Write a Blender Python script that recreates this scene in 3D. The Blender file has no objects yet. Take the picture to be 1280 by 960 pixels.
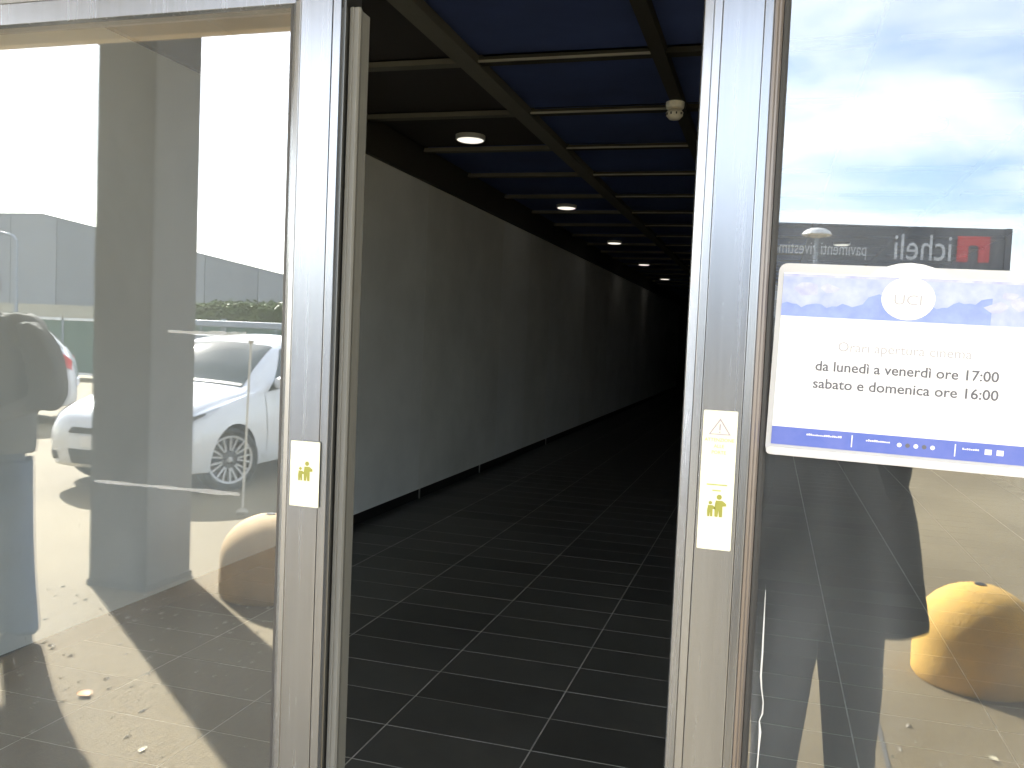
import bpy, bmesh, math, random
from mathutils import Vector, Matrix
R = math.radians
random.seed(7)
scene = bpy.context.scene
col = scene.collection

# ------------------------------------------------------------------ camera
F_PX, YAW, PITCH, ROLL, CAM_H, CAM_D = 1092.6, .28539, .0525, .04285, 1.566, 1.1
cam_loc = Vector((0, -CAM_D, CAM_H))
_f = Vector((-math.sin(YAW) * math.cos(PITCH), math.cos(YAW) * math.cos(PITCH), -math.sin(PITCH)))
_r = Vector((math.cos(YAW), math.sin(YAW), 0))
_u = _r.cross(_f)
rt = math.cos(ROLL) * _r + math.sin(ROLL) * _u
up = -math.sin(ROLL) * _r + math.cos(ROLL) * _u
cd = bpy.data.cameras.new('camera')
cd.sensor_width = 36.0
cd.lens = F_PX / 1280 * 36
cd.clip_start = .02
cd.clip_end = 3000
cam = bpy.data.objects.new('camera', cd)
col.objects.link(cam)
m = Matrix((rt, up, -_f)).transposed().to_4x4()
m.translation = cam_loc
cam.matrix_world = m
scene.camera = cam

# ------------------------------------------------------------------ sky, sun, exposure
SUN_EL, SUN_AZ = R(34.3), R(52)          # light travels towards +x and towards the doors (+y)
sun_dir = Vector((math.sin(SUN_AZ) * math.cos(SUN_EL), math.cos(SUN_AZ) * math.cos(SUN_EL), -math.sin(SUN_EL)))
SKY_STRENGTH, SUN_STRENGTH, EXPOSURE = .088, 3.7, 3.32
world = bpy.data.worlds.new('World')
scene.world = world
world.use_nodes = True
wn, wl = world.node_tree.nodes, world.node_tree.links
wn.clear()
w_out = wn.new('ShaderNodeOutputWorld')
w_bg = wn.new('ShaderNodeBackground')
w_sky = wn.new('ShaderNodeTexSky')
w_sky.sky_type = 'NISHITA'
w_sky.sun_disc = False
w_sky.sun_elevation = SUN_EL
w_sky.sun_rotation = math.atan2(-sun_dir.x, -sun_dir.y)
w_sky.air_density = 1.0
w_sky.dust_density = 1.2
w_sky.ozone_density = 1.5
w_tc = wn.new('ShaderNodeTexCoord')
w_sep = wn.new('ShaderNodeSeparateXYZ')
w_add = wn.new('ShaderNodeMath'); w_add.operation = 'ADD'; w_add.inputs[1].default_value = .16
w_max = wn.new('ShaderNodeMath'); w_max.operation = 'MAXIMUM'; w_max.inputs[1].default_value = .02
w_dx = wn.new('ShaderNodeMath'); w_dx.operation = 'DIVIDE'
w_dy = wn.new('ShaderNodeMath'); w_dy.operation = 'DIVIDE'
w_cmb = wn.new('ShaderNodeCombineXYZ')
w_noise = wn.new('ShaderNodeTexNoise')
w_noise.inputs['Scale'].default_value = 1.4
w_noise.inputs['Detail'].default_value = 8
w_noise.inputs['Roughness'].default_value = .56
w_noise.inputs['Distortion'].default_value = .3
w_ramp = wn.new('ShaderNodeValToRGB')
w_ramp.color_ramp.elements[0].position = .385
w_ramp.color_ramp.elements[1].position = .70
w_mix = wn.new('ShaderNodeMix'); w_mix.data_type = 'RGBA'
w_mix.inputs['B'].default_value = (8.4, 8.4, 8.4, 1)
wl.new(w_tc.outputs['Generated'], w_sep.inputs[0])
wl.new(w_sep.outputs['Z'], w_add.inputs[0]); wl.new(w_add.outputs[0], w_max.inputs[0])
wl.new(w_sep.outputs['X'], w_dx.inputs[0]); wl.new(w_max.outputs[0], w_dx.inputs[1])
wl.new(w_sep.outputs['Y'], w_dy.inputs[0]); wl.new(w_max.outputs[0], w_dy.inputs[1])
wl.new(w_dx.outputs[0], w_cmb.inputs[0]); wl.new(w_dy.outputs[0], w_cmb.inputs[1])
w_cmb.inputs[2].default_value = 6.38
wl.new(w_cmb.outputs[0], w_noise.inputs['Vector'])
wl.new(w_noise.outputs['Fac'], w_ramp.inputs[0])
wl.new(w_ramp.outputs['Color'], w_mix.inputs['Factor'])
wl.new(w_sky.outputs[0], w_mix.inputs['A'])
wl.new(w_mix.outputs['Result'], w_bg.inputs['Color'])
w_bg.inputs['Strength'].default_value = SKY_STRENGTH
wl.new(w_bg.outputs[0], w_out.inputs[0])
sl = bpy.data.lights.new('sun', 'SUN')
sl.energy = SUN_STRENGTH
sl.angle = R(.53)
sl.color = (1, .95, .86)
sun = bpy.data.objects.new('sun', sl)
col.objects.link(sun)
sun.rotation_euler = sun_dir.to_track_quat('-Z', 'Y').to_euler()
sun.location = (-20, -16, 18)
vs = scene.view_settings
vs.view_transform = 'Standard'; vs.look = 'None'; vs.gamma = 1; vs.exposure = EXPOSURE
vs.use_curve_mapping = False
scene.cycles.max_bounces = 8
scene.cycles.diffuse_bounces = 4
scene.cycles.glossy_bounces = 5
scene.cycles.transparent_max_bounces = 16
scene.cycles.use_denoising = True

# ------------------------------------------------------------------ pixel helpers (photo pixels, 1280 x 960)
def ray(x, y):
    return rt * ((x - 640) / F_PX) - up * ((y - 480) / F_PX) + _f
def at_y(x, y, Y=0.):
    q = ray(x, y); return cam_loc + q * ((Y - cam_loc.y) / q.y)
def at_z(x, y, Z=0.):
    q = ray(x, y); return cam_loc + q * ((Z - cam_loc.z) / q.z)
def mir(p):                                     # a thing seen in the glass stands on the near side of it
    return Vector((p.x, -p.y, p.z))
def refl_ground(x, y): return mir(at_z(x, y))
def refl_at(x, y, dist): return mir(at_y(x, y, dist))

# ------------------------------------------------------------------ materials
def newmat(name):
    mt = bpy.data.materials.new(name); mt.use_nodes = True
    return mt, mt.node_tree.nodes, mt.node_tree.links
def pmat(name, c, rough=.6, metal=0., var=.0, scale=8., bump=0., bscale=60., spec=.5, stretch=None, c2=None, emit=None, estr=0., coat=0., detail=6, bdist=.01):
    mt, n, l = newmat(name)
    b = n['Principled BSDF']
    b.inputs['Base Color'].default_value = (*c, 1)
    b.inputs['Roughness'].default_value = rough
    b.inputs['Metallic'].default_value = metal
    b.inputs['Specular IOR Level'].default_value = spec
    b.inputs['Coat Weight'].default_value = coat
    if emit:
        b.inputs['Emission Color'].default_value = (*emit, 1); b.inputs['Emission Strength'].default_value = estr
    if var or bump or c2:
        tc = n.new('ShaderNodeTexCoord'); mp = n.new('ShaderNodeMapping')
        l.new(tc.outputs['Object'], mp.inputs[0])
        if stretch: mp.inputs['Scale'].default_value = stretch
    if var or c2:
        ns = n.new('ShaderNodeTexNoise'); ns.inputs['Scale'].default_value = scale; ns.inputs['Detail'].default_value = detail
        ns.inputs['Roughness'].default_value = .62
        l.new(mp.outputs[0], ns.inputs['Vector'])
        rp = n.new('ShaderNodeValToRGB'); rp.color_ramp.elements[0].position = .32; rp.color_ramp.elements[1].position = .70
        a = c2 or tuple(max(0, v * (1 - var)) for v in c)
        z = c if c2 else tuple(v * (1 + var) for v in c)
        rp.color_ramp.elements[0].color = (*a, 1); rp.color_ramp.elements[1].color = (*z, 1)
        l.new(ns.outputs['Fac'], rp.inputs[0]); l.new(rp.outputs[0], b.inputs['Base Color'])
        mr = n.new('ShaderNodeMapRange'); mr.inputs['To Min'].default_value = max(.02, rough * .8); mr.inputs['To Max'].default_value = min(1, rough * 1.2)
        l.new(ns.outputs['Fac'], mr.inputs['Value']); l.new(mr.outputs[0], b.inputs['Roughness'])
    if bump:
        nb = n.new('ShaderNodeTexNoise'); nb.inputs['Scale'].default_value = bscale; nb.inputs['Detail'].default_value = 5
        l.new(mp.outputs[0], nb.inputs['Vector'])
        bp = n.new('ShaderNodeBump'); bp.inputs['Strength'].default_value = bump; bp.inputs['Distance'].default_value = bdist
        l.new(nb.outputs['Fac'], bp.inputs['Height']); l.new(bp.outputs[0], b.inputs['Normal'])
    return mt
def glassmat(name, r0, dust, tint=(.93, .96, .95), smear=1.0, dcol=(.56, .59, .62), seed=0.):
    # coated thin pane: each face mirrors r0 head-on, lets the rest through, and carries a film of dust
    mt, n, l = newmat(name)
    n.remove(n['Principled BSDF']); out = n['Material Output']
    lw = n.new('ShaderNodeLayerWeight'); lw.inputs['Blend'].default_value = .5
    pw = n.new('ShaderNodeMath'); pw.operation = 'POWER'; pw.inputs[1].default_value = 5
    ma = n.new('ShaderNodeMath'); ma.operation = 'MULTIPLY_ADD'; ma.inputs[1].default_value = 1 - r0; ma.inputs[2].default_value = r0
    l.new(lw.outputs['Facing'], pw.inputs[0]); l.new(pw.outputs[0], ma.inputs[0])
    tr = n.new('ShaderNodeBsdfTransparent'); tr.inputs[0].default_value = (*tint, 1)
    gl = n.new('ShaderNodeBsdfGlossy'); gl.inputs['Roughness'].default_value = 0.
    gl.inputs['Color'].default_value = (.97, .98, 1, 1)
    m1 = n.new('ShaderNodeMixShader'); l.new(ma.outputs[0], m1.inputs[0]); l.new(tr.outputs[0], m1.inputs[1]); l.new(gl.outputs[0], m1.inputs[2])
    tc = n.new('ShaderNodeTexCoord'); mp = n.new('ShaderNodeMapping'); mp.inputs['Location'].default_value = (seed, seed * 2, seed * 3)
    mp.inputs['Scale'].default_value = (1, 1, .45)
    l.new(tc.outputs['Object'], mp.inputs[0])
    ns = n.new('ShaderNodeTexNoise'); ns.inputs['Scale'].default_value = 4.5; ns.inputs['Detail'].default_value = 7; ns.inputs['Distortion'].default_value = 1.2
    l.new(mp.outputs[0], ns.inputs['Vector'])
    r1 = n.new('ShaderNodeMapRange'); r1.inputs['From Min'].default_value = .3; r1.inputs['From Max'].default_value = .75
    r1.inputs['To Min'].default_value = dust * (1 - .45 * smear); r1.inputs['To Max'].default_value = dust * (1 + .5 * smear)
    l.new(ns.outputs['Fac'], r1.inputs['Value'])
    # dried drops and specks
    vo = n.new('ShaderNodeTexVoronoi'); vo.inputs['Scale'].default_value = 34; vo.inputs['Randomness'].default_value = 1
    mp2 = n.new('ShaderNodeMapping'); mp2.inputs['Scale'].default_value = (1, 1, .5); l.new(tc.outputs['Object'], mp2.inputs[0]); l.new(mp2.outputs[0], vo.inputs['Vector'])
    sp = n.new('ShaderNodeMapRange'); sp.inputs['From Min'].default_value = .05; sp.inputs['From Max'].default_value = .085; sp.inputs['To Min'].default_value = .3; sp.inputs['To Max'].default_value = 0
    l.new(vo.outputs['Distance'], sp.inputs['Value'])
    ns2 = n.new('ShaderNodeTexNoise'); ns2.inputs['Scale'].default_value = 3.1; l.new(mp.outputs[0], ns2.inputs['Vector'])
    g2 = n.new('ShaderNodeMapRange'); g2.inputs['From Min'].default_value = .52; g2.inputs['From Max'].default_value = .68; l.new(ns2.outputs['Fac'], g2.inputs['Value'])
    mu = n.new('ShaderNodeMath'); mu.operation = 'MULTIPLY'; l.new(sp.outputs[0], mu.inputs[0]); l.new(g2.outputs[0], mu.inputs[1])
    ad = n.new('ShaderNodeMath'); ad.operation = 'ADD'; l.new(r1.outputs[0], ad.inputs[0]); l.new(mu.outputs[0], ad.inputs[1])
    df = n.new('ShaderNodeBsdfDiffuse'); df.inputs[0].default_value = (*dcol, 1)
    m2 = n.new('ShaderNodeMixShader'); l.new(ad.outputs[0], m2.inputs[0]); l.new(m1.outputs[0], m2.inputs[1]); l.new(df.outputs[0], m2.inputs[2])
    l.new(m2.outputs[0], out.inputs[0])
    return mt
def filmmat(name, c, alpha, rough=.4):
    mt, n, l = newmat(name); b = n['Principled BSDF']
    b.inputs['Base Color'].default_value = (*c, 1); b.inputs['Alpha'].default_value = alpha; b.inputs['Roughness'].default_value = rough
    return mt
def asphaltmat():
    mt, n, l = newmat('asphalt'); b = n['Principled BSDF']
    tc = n.new('ShaderNodeTexCoord')
    n1 = n.new('ShaderNodeTexNoise'); n1.inputs['Scale'].default_value = .55; n1.inputs['Detail'].default_value = 6
    n2 = n.new('ShaderNodeTexNoise'); n2.inputs['Scale'].default_value = 42; n2.inputs['Detail'].default_value = 6; n2.inputs['Roughness'].default_value = .75
    v = n.new('ShaderNodeTexVoronoi'); v.inputs['Scale'].default_value = 110
    for q in (n1, n2, v): l.new(tc.outputs['Object'], q.inputs['Vector'])
    r1 = n.new('ShaderNodeValToRGB'); r1.color_ramp.elements[0].position = .3; r1.color_ramp.elements[1].position = .7
    r1.color_ramp.elements[0].color = (.162, .128, .072, 1); r1.color_ramp.elements[1].color = (.242, .197, .116, 1)
    l.new(n1.outputs['Fac'], r1.inputs[0])
    r2 = n.new('ShaderNodeValToRGB'); r2.color_ramp.elements[0].position = .35; r2.color_ramp.elements[1].position = .72
    r2.color_ramp.elements[0].color = (.66, .66, .66, 1); r2.color_ramp.elements[1].color = (1.32, 1.29, 1.24, 1)
    l.new(n2.outputs['Fac'], r2.inputs[0])
    mx = n.new('ShaderNodeMix'); mx.data_type = 'RGBA'; mx.blend_type = 'MULTIPLY'; mx.inputs['Factor'].default_value = 1
    l.new(r1.outputs[0], mx.inputs['A']); l.new(r2.outputs[0], mx.inputs['B'])
    l.new(mx.outputs['Result'], b.inputs['Base Color'])
    b.inputs['Roughness'].default_value = .8; b.inputs['Specular IOR Level'].default_value = .25
    bp = n.new('ShaderNodeBump'); bp.inputs['Strength'].default_value = .5; bp.inputs['Distance'].default_value = .006
    l.new(v.outputs['Distance'], bp.inputs['Height']); l.new(bp.outputs[0], b.inputs['Normal'])
    return mt
M = {}
M['asphalt'] = asphaltmat()
M['alu'] = pmat('brushed aluminium', (.262, .28, .308), .26, .8, var=.09, scale=5, stretch=(30, 30, .6), bump=.05, bscale=30, bdist=.002)
M['alu_dark'] = pmat('weathered aluminium', (.24, .24, .23), .42, 1., var=.1, scale=5, stretch=(30, 30, .6))
M['alu_brown'] = pmat('brownish anodised bead', (.225, .20, .19), .35, .6, var=.12, scale=5, stretch=(30, 30, .6))
M['gasket'] = pmat('rubber gasket', (.035, .035, .036), .55)
M['seal'] = pmat('grey rubber seal', (.17, .17, .155), .5, var=.12, scale=6, stretch=(20, 20, .5))
M['glass_left'] = glassmat('dusty coated glass', .178, .054, seed=1.3)
M['glass_right'] = glassmat('smeared coated glass', .12, .05, seed=4.1, smear=1.8)
M['tile'] = pmat('dark stoneware', (.088, .086, .077), .5, var=.22, scale=3, bump=.05, bscale=40, bdist=.003)
_n, _l = M['tile'].node_tree.nodes, M['tile'].node_tree.links      # each tile fires a little lighter or darker
_oi = _n.new('ShaderNodeObjectInfo'); _mr = _n.new('ShaderNodeMapRange'); _mr.inputs['To Min'].default_value = .78; _mr.inputs['To Max'].default_value = 1.25
_l.new(_oi.outputs['Random'], _mr.inputs['Value'])
_mx = _n.new('ShaderNodeMix'); _mx.data_type = 'RGBA'; _mx.blend_type = 'MULTIPLY'; _mx.inputs['Factor'].default_value = 1
_b = _n['Principled BSDF']; _src = _b.inputs['Base Color'].links[0].from_socket
_l.new(_src, _mx.inputs['A']); _l.new(_mr.outputs[0], _mx.inputs['B']); _l.new(_mx.outputs['Result'], _b.inputs['Base Color'])
M['grout'] = pmat('pale grout', (.60, .59, .56), .9, var=.3, scale=5)
M['white_wall'] = pmat('white painted panel', (.86, .86, .85), .7, var=.07, scale=1.3, bump=.04, bscale=12)
M['cream_wall'] = pmat('cream painted panel', (.83, .825, .80), .7, var=.09, scale=1.3, bump=.04, bscale=12)
M['dark_trim'] = pmat('dark bulkhead paint', (.05, .047, .04), .8, var=.15, scale=2)
M['skirting'] = pmat('black skirting', (.012, .012, .012), .6, var=.2)
M['bracket'] = pmat('zinc bracket', (.55, .55, .53), .35, 1.)
M['bar_grey'] = pmat('grey ceiling bar', (.15, .142, .12), .7, var=.12, scale=3)
M['bar_front_edge'] = pmat('bar edge with painted daylight', (.34, .32, .27), .6, var=.12, scale=3)  # daylight caught by the front edges is painted in as a paler tone
M['bar_dark'] = pmat('dark ceiling bar', (.04, .037, .03), .8, var=.12, scale=3)
M['panel_blue'] = pmat('blue ceiling panel', (.055, .085, .24), .8, var=.25, scale=1.2)
M['panel_black'] = pmat('black ceiling panel', (.04, .036, .036), .8, var=.2, scale=1.2)
M['inner_dark'] = pmat('dark interior wall', (.26, .26, .25), .8, var=.2, scale=2)
M['lamp'] = pmat('lit lamp disc', (.9, .9, .85), .5, emit=(1, .93, .8), estr=.12)
M['lamp_ring'] = pmat('lamp ring', (.5, .5, .48), .4)
M['plastic'] = pmat('aged white plastic', (.92, .86, .72), .45, var=.08, scale=30)
M['facade'] = pmat('facade render', (.48, .46, .42), .85, var=.1, scale=2, bump=.2, bscale=80)
M['beam'] = pmat('tan beam render', (.80, .68, .50), .85, var=.08, scale=3, bump=.15, bscale=60)
M['soffit'] = pmat('pale soffit board', (.60, .57, .52), .8, var=.06, scale=2)
M['pillar'] = pmat('grey concrete pillar', (.13, .135, .14), .85, var=.16, scale=3, bump=.25, bscale=50)
M['bollard'] = pmat('ochre concrete', (.87, .53, .11), .85, var=.2, scale=13, bump=.6, bscale=90, c2=(.66, .41, .11))
M['bollard_pale'] = pmat('pale ochre concrete', (.70, .50, .27), .85, var=.2, scale=7, bump=.35, bscale=70, c2=(.52, .36, .18))
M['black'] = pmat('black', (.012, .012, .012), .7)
M['paper'] = pmat('white paper', (.82, .82, .83), .5)
M['print_pale'] = pmat('pale blue print', (.33, .39, .68), .45, c2=(.50, .55, .80), scale=40)
M['print_blue'] = pmat('blue print', (.20, .27, .70), .45, c2=(.30, .38, .78), scale=30)
M['print_navy'] = pmat('footer blue print', (.085, .135, .48), .45, c2=(.14, .18, .52), scale=20)
M['print_grey'] = pmat('grey print', (.12, .12, .135), .5)
M['print_faint'] = pmat('faded print', (.43, .42, .44), .5)
M['print_lilac'] = pmat('lilac print', (.36, .38, .66), .5, c2=(.55, .58, .76), scale=60)
M['holder'] = filmmat('clear acrylic', (.85, .85, .85), .52, .25)
M['sticker'] = pmat('yellowish sticker', (.80, .78, .60), .5)
M['sticker_green'] = pmat('olive print', (.30, .30, .05), .5)
M['sticker_lime'] = pmat('lime print', (.40, .44, .10), .5)
M['sticker_mauve'] = pmat('mauve print', (.36, .32, .36), .5)
M['tape'] = filmmat('cloudy tape', (.75, .75, .74), .17, .7)
M['car_white'] = pmat('white car paint', (.72, .74, .77), .25, coat=.6)
M['car_black'] = pmat('black car trim', (.02, .02, .02), .5)
M['car_glass'] = pmat('car glass', (.035, .05, .048), .08, spec=.45)
M['tyre'] = pmat('tyre', (.02, .02, .02), .8)
M['rim'] = pmat('alloy rim', (.60, .60, .61), .35, .1)
M['rim_dark'] = pmat('dark wheel centre', (.05, .05, .055), .5)
M['headlight'] = pmat('headlight', (.55, .57, .6), .08, spec=.9)
M['taillight'] = pmat('tail light', (.6, .02, .02), .2)
M['shed'] = pmat('grey cladding', (.27, .285, .30), .7, var=.06, scale=.4)
M['shed_dark'] = pmat('darker grey cladding', (.22, .235, .25), .7, var=.06, scale=.4)
M['shed_roof'] = pmat('shed roof', (.22, .22, .23), .7)
M['shop'] = pmat('charcoal cladding', (.085, .092, .115), .6, var=.1, scale=.5)
M['shop_wall'] = pmat('grey shop wall', (.42, .42, .42), .7, var=.08, scale=.4)
M['sign_white'] = pmat('white lettering', (.62, .63, .65), .5)
M['sign_red'] = pmat('red lettering', (.55, .035, .05), .5)
M['window'] = pmat('dark window', (.03, .035, .04), .06, spec=.8)
M['fence_green'] = pmat('green fence sheet', (.085, .14, .11), .7, var=.1, scale=1)
M['galv'] = pmat('galvanised steel', (.26, .29, .33), .5, .3, var=.1, scale=4)
M['rail_white'] = pmat('white rail', (.7, .7, .68), .5)
M['wall_beige'] = pmat('beige wall', (.42, .38, .30), .85, var=.1, scale=2)
M['leaf_green'] = pmat('hedge leaves', (.10, .135, .03), .6, var=.45, scale=6)
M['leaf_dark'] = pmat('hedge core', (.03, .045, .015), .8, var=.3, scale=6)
M['leaf_orange'] = pmat('dry orange leaf', (.62, .26, .04), .6, var=.3, scale=60)
M['leaf_pale'] = pmat('dry pale leaf', (.66, .60, .42), .6, var=.2, scale=60)
M['stone_bits'] = pmat('pale grit', (.60, .56, .48), .8, var=.3, scale=30)
M['skin'] = pmat('skin', (.50, .28, .20), .5, var=.08, scale=12)
M['jacket_black'] = pmat('black jacket cloth', (.022, .022, .023), .85, var=.25, scale=9, bump=.4, bscale=25)
M['trousers_black'] = pmat('black trousers', (.02, .02, .022), .85, var=.25, scale=9, bump=.3, bscale=20)
M['jacket_grey'] = pmat('grey jacket cloth', (.10, .10, .10), .85, var=.25, scale=9, bump=.4, bscale=25)
M['jeans'] = pmat('blue jeans', (.05, .085, .16), .85, var=.25, scale=10, bump=.3, bscale=40)
M['hair'] = pmat('dark hair', (.03, .022, .016), .6, bump=.5, bscale=90)
M['shoe'] = pmat('dark shoe', (.03, .028, .026), .5)
M['eye'] = pmat('eye white', (.7, .7, .68), .2)
M['dark_grey'] = pmat('dark grey', (.10, .095, .085), .9, var=.2, scale=9)
M['paint_line'] = pmat('worn road paint', (.60, .59, .55), .8, var=.2, scale=15)

# ------------------------------------------------------------------ mesh helpers
class MB:
    def __init__(s): s.v = []; s.f = []; s.mi = []; s.cur = 0
    def add(s, vs, fs):
        b = len(s.v); s.v += [tuple(q) for q in vs]
        for f in fs: s.f.append(tuple(i + b for i in f)); s.mi.append(s.cur)
        return s
    def box(s, x0, x1, y0, y1, z0, z1):
        return s.add([(x0,y0,z0),(x1,y0,z0),(x1,y1,z0),(x0,y1,z0),(x0,y0,z1),(x1,y0,z1),(x1,y1,z1),(x0,y1,z1)],
                     [(0,3,2,1),(4,5,6,7),(0,1,5,4),(1,2,6,5),(2,3,7,6),(3,0,4,7)])
    def prism(s, pts, a, b, axis='z'):
        # polygon (counter-clockwise) extruded from a to b
        def P(p, t):
            return (p[0], p[1], t) if axis == 'z' else ((p[0], t, p[1]) if axis == 'y' else (t, p[0], p[1]))
        n = len(pts); vs = [P(p, a) for p in pts] + [P(p, b) for p in pts]
        fs = [tuple(range(n - 1, -1, -1)), tuple(range(n, 2 * n))] + [(i, (i + 1) % n, n + (i + 1) % n, n + i) for i in range(n)]
        return s.add(vs, fs)
    def lathe(s, prof, n=24, c=(0, 0, 0), rx=1., ry=1., caps=True):
        vs = []; fs = []
        for r, z in prof:
            for k in range(n):
                a = 2 * math.pi * k / n
                vs.append((c[0] + r * rx * math.cos(a), c[1] + r * ry * math.sin(a), c[2] + z))
        for i in range(len(prof) - 1):
            for k in range(n):
                fs.append((i * n + k, i * n + (k + 1) % n, (i + 1) * n + (k + 1) % n, (i + 1) * n + k))
        if caps: fs.append(tuple(range(n - 1, -1, -1))); fs.append(tuple((len(prof) - 1) * n + k for k in range(n)))
        return s.add(vs, fs)
    def tube(s, pts, r, n=8):
        pts = [Vector(p) for p in pts]; rs = r if isinstance(r, (list, tuple)) else [r] * len(pts)
        vs = []; fs = []
        for i, p in enumerate(pts):
            d = (pts[min(i + 1, len(pts) - 1)] - pts[max(i - 1, 0)]).normalized()
            a = d.cross(Vector((0, 0, 1)) if abs(d.z) < .9 else Vector((1, 0, 0))).normalized(); b = d.cross(a)
            for k in range(n):
                t = 2 * math.pi * k / n; q = p + (a * math.cos(t) + b * math.sin(t)) * rs[i]; vs.append(tuple(q))
        for i in range(len(pts) - 1):
            for k in range(n): fs.append((i * n + k, i * n + (k + 1) % n, (i + 1) * n + (k + 1) % n, (i + 1) * n + k))
        fs.append(tuple(range(n - 1, -1, -1))); fs.append(tuple((len(pts) - 1) * n + k for k in range(n)))
        return s.add(vs, fs)
    def mesh(s, name, mats, smooth=False):
        me = bpy.data.meshes.new(name); me.from_pydata(s.v, [], s.f)
        for mt in (mats if isinstance(mats, (list, tuple)) else [mats]): me.materials.append(mt)
        for p, i in zip(me.polygons, s.mi): p.material_index = i; p.use_smooth = smooth
        me.update(); return me
    def build(s, name, mat, parent=None, smooth=False, bevel=0., loc=None):
        return link(name, s.mesh(name, mat, smooth), parent, bevel, loc, smooth)
def fix_normals(me):
    bm = bmesh.new(); bm.from_mesh(me); bmesh.ops.recalc_face_normals(bm, faces=bm.faces); bm.to_mesh(me); bm.free()
def link(name, me, parent=None, bevel=0., loc=None, smooth=False):
    fix_normals(me)
    o = bpy.data.objects.new(name, me); col.objects.link(o)
    if parent: o.parent = parent
    if loc: o.location = loc
    if bevel:
        b = o.modifiers.new('bevel', 'BEVEL'); b.width = bevel; b.segments = 2; b.limit_method = 'ANGLE'; b.angle_limit = R(35)
    if smooth: soften(me)
    return o
def soften(me, ang=40):
    bm = bmesh.new(); bm.from_mesh(me)
    for f in bm.faces: f.smooth = True
    for e in bm.edges:
        if len(e.link_faces) == 2 and e.calc_face_angle(0) > R(ang): e.smooth = False
    bm.to_mesh(me); bm.free()
def empty(name, loc=(0, 0, 0), rz=0.):
    o = bpy.data.objects.new(name, None); o.empty_display_size = .2; col.objects.link(o); o.location = loc; o.rotation_euler = (0, 0, rz); return o
def tag(o, label, cat, group=None):
    o['label'] = label; o['category'] = cat
    if group: o['group'] = group
    return o
def struct(o, label=None):
    o['kind'] = 'structure'
    if label: o['label'] = label
    return o
def text_mesh(name, body, size, mat, parent, loc, rot=(R(90), 0, 0), align='CENTER', extrude=.0, sx=1., spacing=1., bold=0.):
    cu = bpy.data.curves.new(name, 'FONT'); cu.body = body; cu.size = size; cu.align_x = align; cu.align_y = 'BOTTOM_BASELINE'
    cu.extrude = extrude; cu.space_character = spacing; cu.offset = bold; cu.resolution_u = 3
    t = bpy.data.objects.new(name, cu); col.objects.link(t)
    dg = bpy.context.evaluated_depsgraph_get()
    me = bpy.data.meshes.new_from_object(t.evaluated_get(dg)); col.objects.unlink(t); bpy.data.objects.remove(t)
    me.name = name; me.materials.clear(); me.materials.append(mat)
    o = bpy.data.objects.new(name, me); col.objects.link(o); o.location = loc; o.rotation_euler = rot; o.scale = (sx, 1, 1); o.parent = parent
    return o

# ================================================================== SETTING
g = MB().add([(-700, -900, 0), (700, -900, 0), (700, -.07, 0), (-700, -.07, 0)], [(0, 1, 2, 3)])
struct(g.build('ground', M['asphalt'], loc=(0, 0, -.012)), 'sunlit beige grey asphalt forecourt and car park reflected in the glass doors')

# ---- interior floor of 60 x 30 cm tiles
GX, GY, WX, EX, DEPTH, CEIL = -1.3916, 2.0597, -3.12, 3.0, 30., 3.2
fl = MB().box(WX - .3, EX + .2, -.07, DEPTH, -.2, -.0012).build('floor', M['grout'])
struct(fl, 'dark tiled floor of the hall with pale grout lines')
GAP = .0062
tm = MB().prism([(GAP / 2, GAP / 2), (.6 - GAP / 2, GAP / 2), (.6 - GAP / 2, .3 - GAP / 2), (GAP / 2, .3 - GAP / 2)], -.006, 0.).mesh('tile', M['tile'])
fix_normals(tm)
i0 = math.floor((WX - GX) / .6); i1 = math.ceil((EX - GX) / .6)
j0 = math.floor((0 - GY) / .3)
cells = []
for j in range(j0, int((DEPTH - GY) / .3)):
    for i in range(i0, i1):
        cells.append((i, j))
far = MB()
near = 0
for i, j in cells:
    x, y = GX + .6 * i, GY + .3 * j
    if y < -.02 or x + .6 > EX + .15: continue
    vis = 1.2 < y < 8.6 and x > WX - .4 and x < .9 and near < 300
    # tiles the view through the opening and the panes takes in
    if vis:
        o = bpy.data.objects.new('tile', tm); col.objects.link(o); o.parent = fl
        o.location = (x, y, random.uniform(-.0006, .0004)); near += 1
    else:
        far.box(x + GAP / 2, x + .6 - GAP / 2, y + GAP / 2, y + .3 - GAP / 2, -.006, 0)
fo = far.build('tile_field', M['tile'], fl); fo['kind'] = 'stuff'

# ---- left hall wall of white panels standing on dark skirting
wl_ = MB().box(WX - .28, WX - .03, .02, DEPTH, -.2, 3.6).build('wall_left', M['dark_trim'])
struct(wl_, 'long white panelled hall wall receding into the dark')
pz0, pz1 = .10, 2.955
_q = ray(530, 400); y = cam_loc.y + _q.y * WX / _q.x
edges = [.05] + [y - 1.2 * k for k in range(4, -1, -1)]; y += 1.2
while y < DEPTH: edges.append(y); y += 1.2
edges.append(DEPTH)
for k, (a, b) in enumerate(zip(edges[:-1], edges[1:])):
    dx = [0, .0008, .0003, .0006][k % 4]
    MB().box(WX - .03, WX + dx, a + .0005, b - .0005, pz0, pz1).build('wall_panel', M['cream_wall' if k in (5, 6, 8, 11, 12) else 'white_wall'], wl_)
MB().box(WX - .03, WX - .022, .02, DEPTH, 0, pz0 - .002).build('skirting', M['skirting'], wl_)
for yy in (4.15, 6.6, 8.4, 11.5):
    MB().box(WX - .022, WX - .012, yy, yy + .018, 0, pz0 - .003).build('panel_foot', M['bracket'], wl_)
MB().box(WX - .03, WX + .035, .02, DEPTH, pz1 + .002, 3.36).build('bulkhead', M['dark_trim'], wl_)
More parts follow.
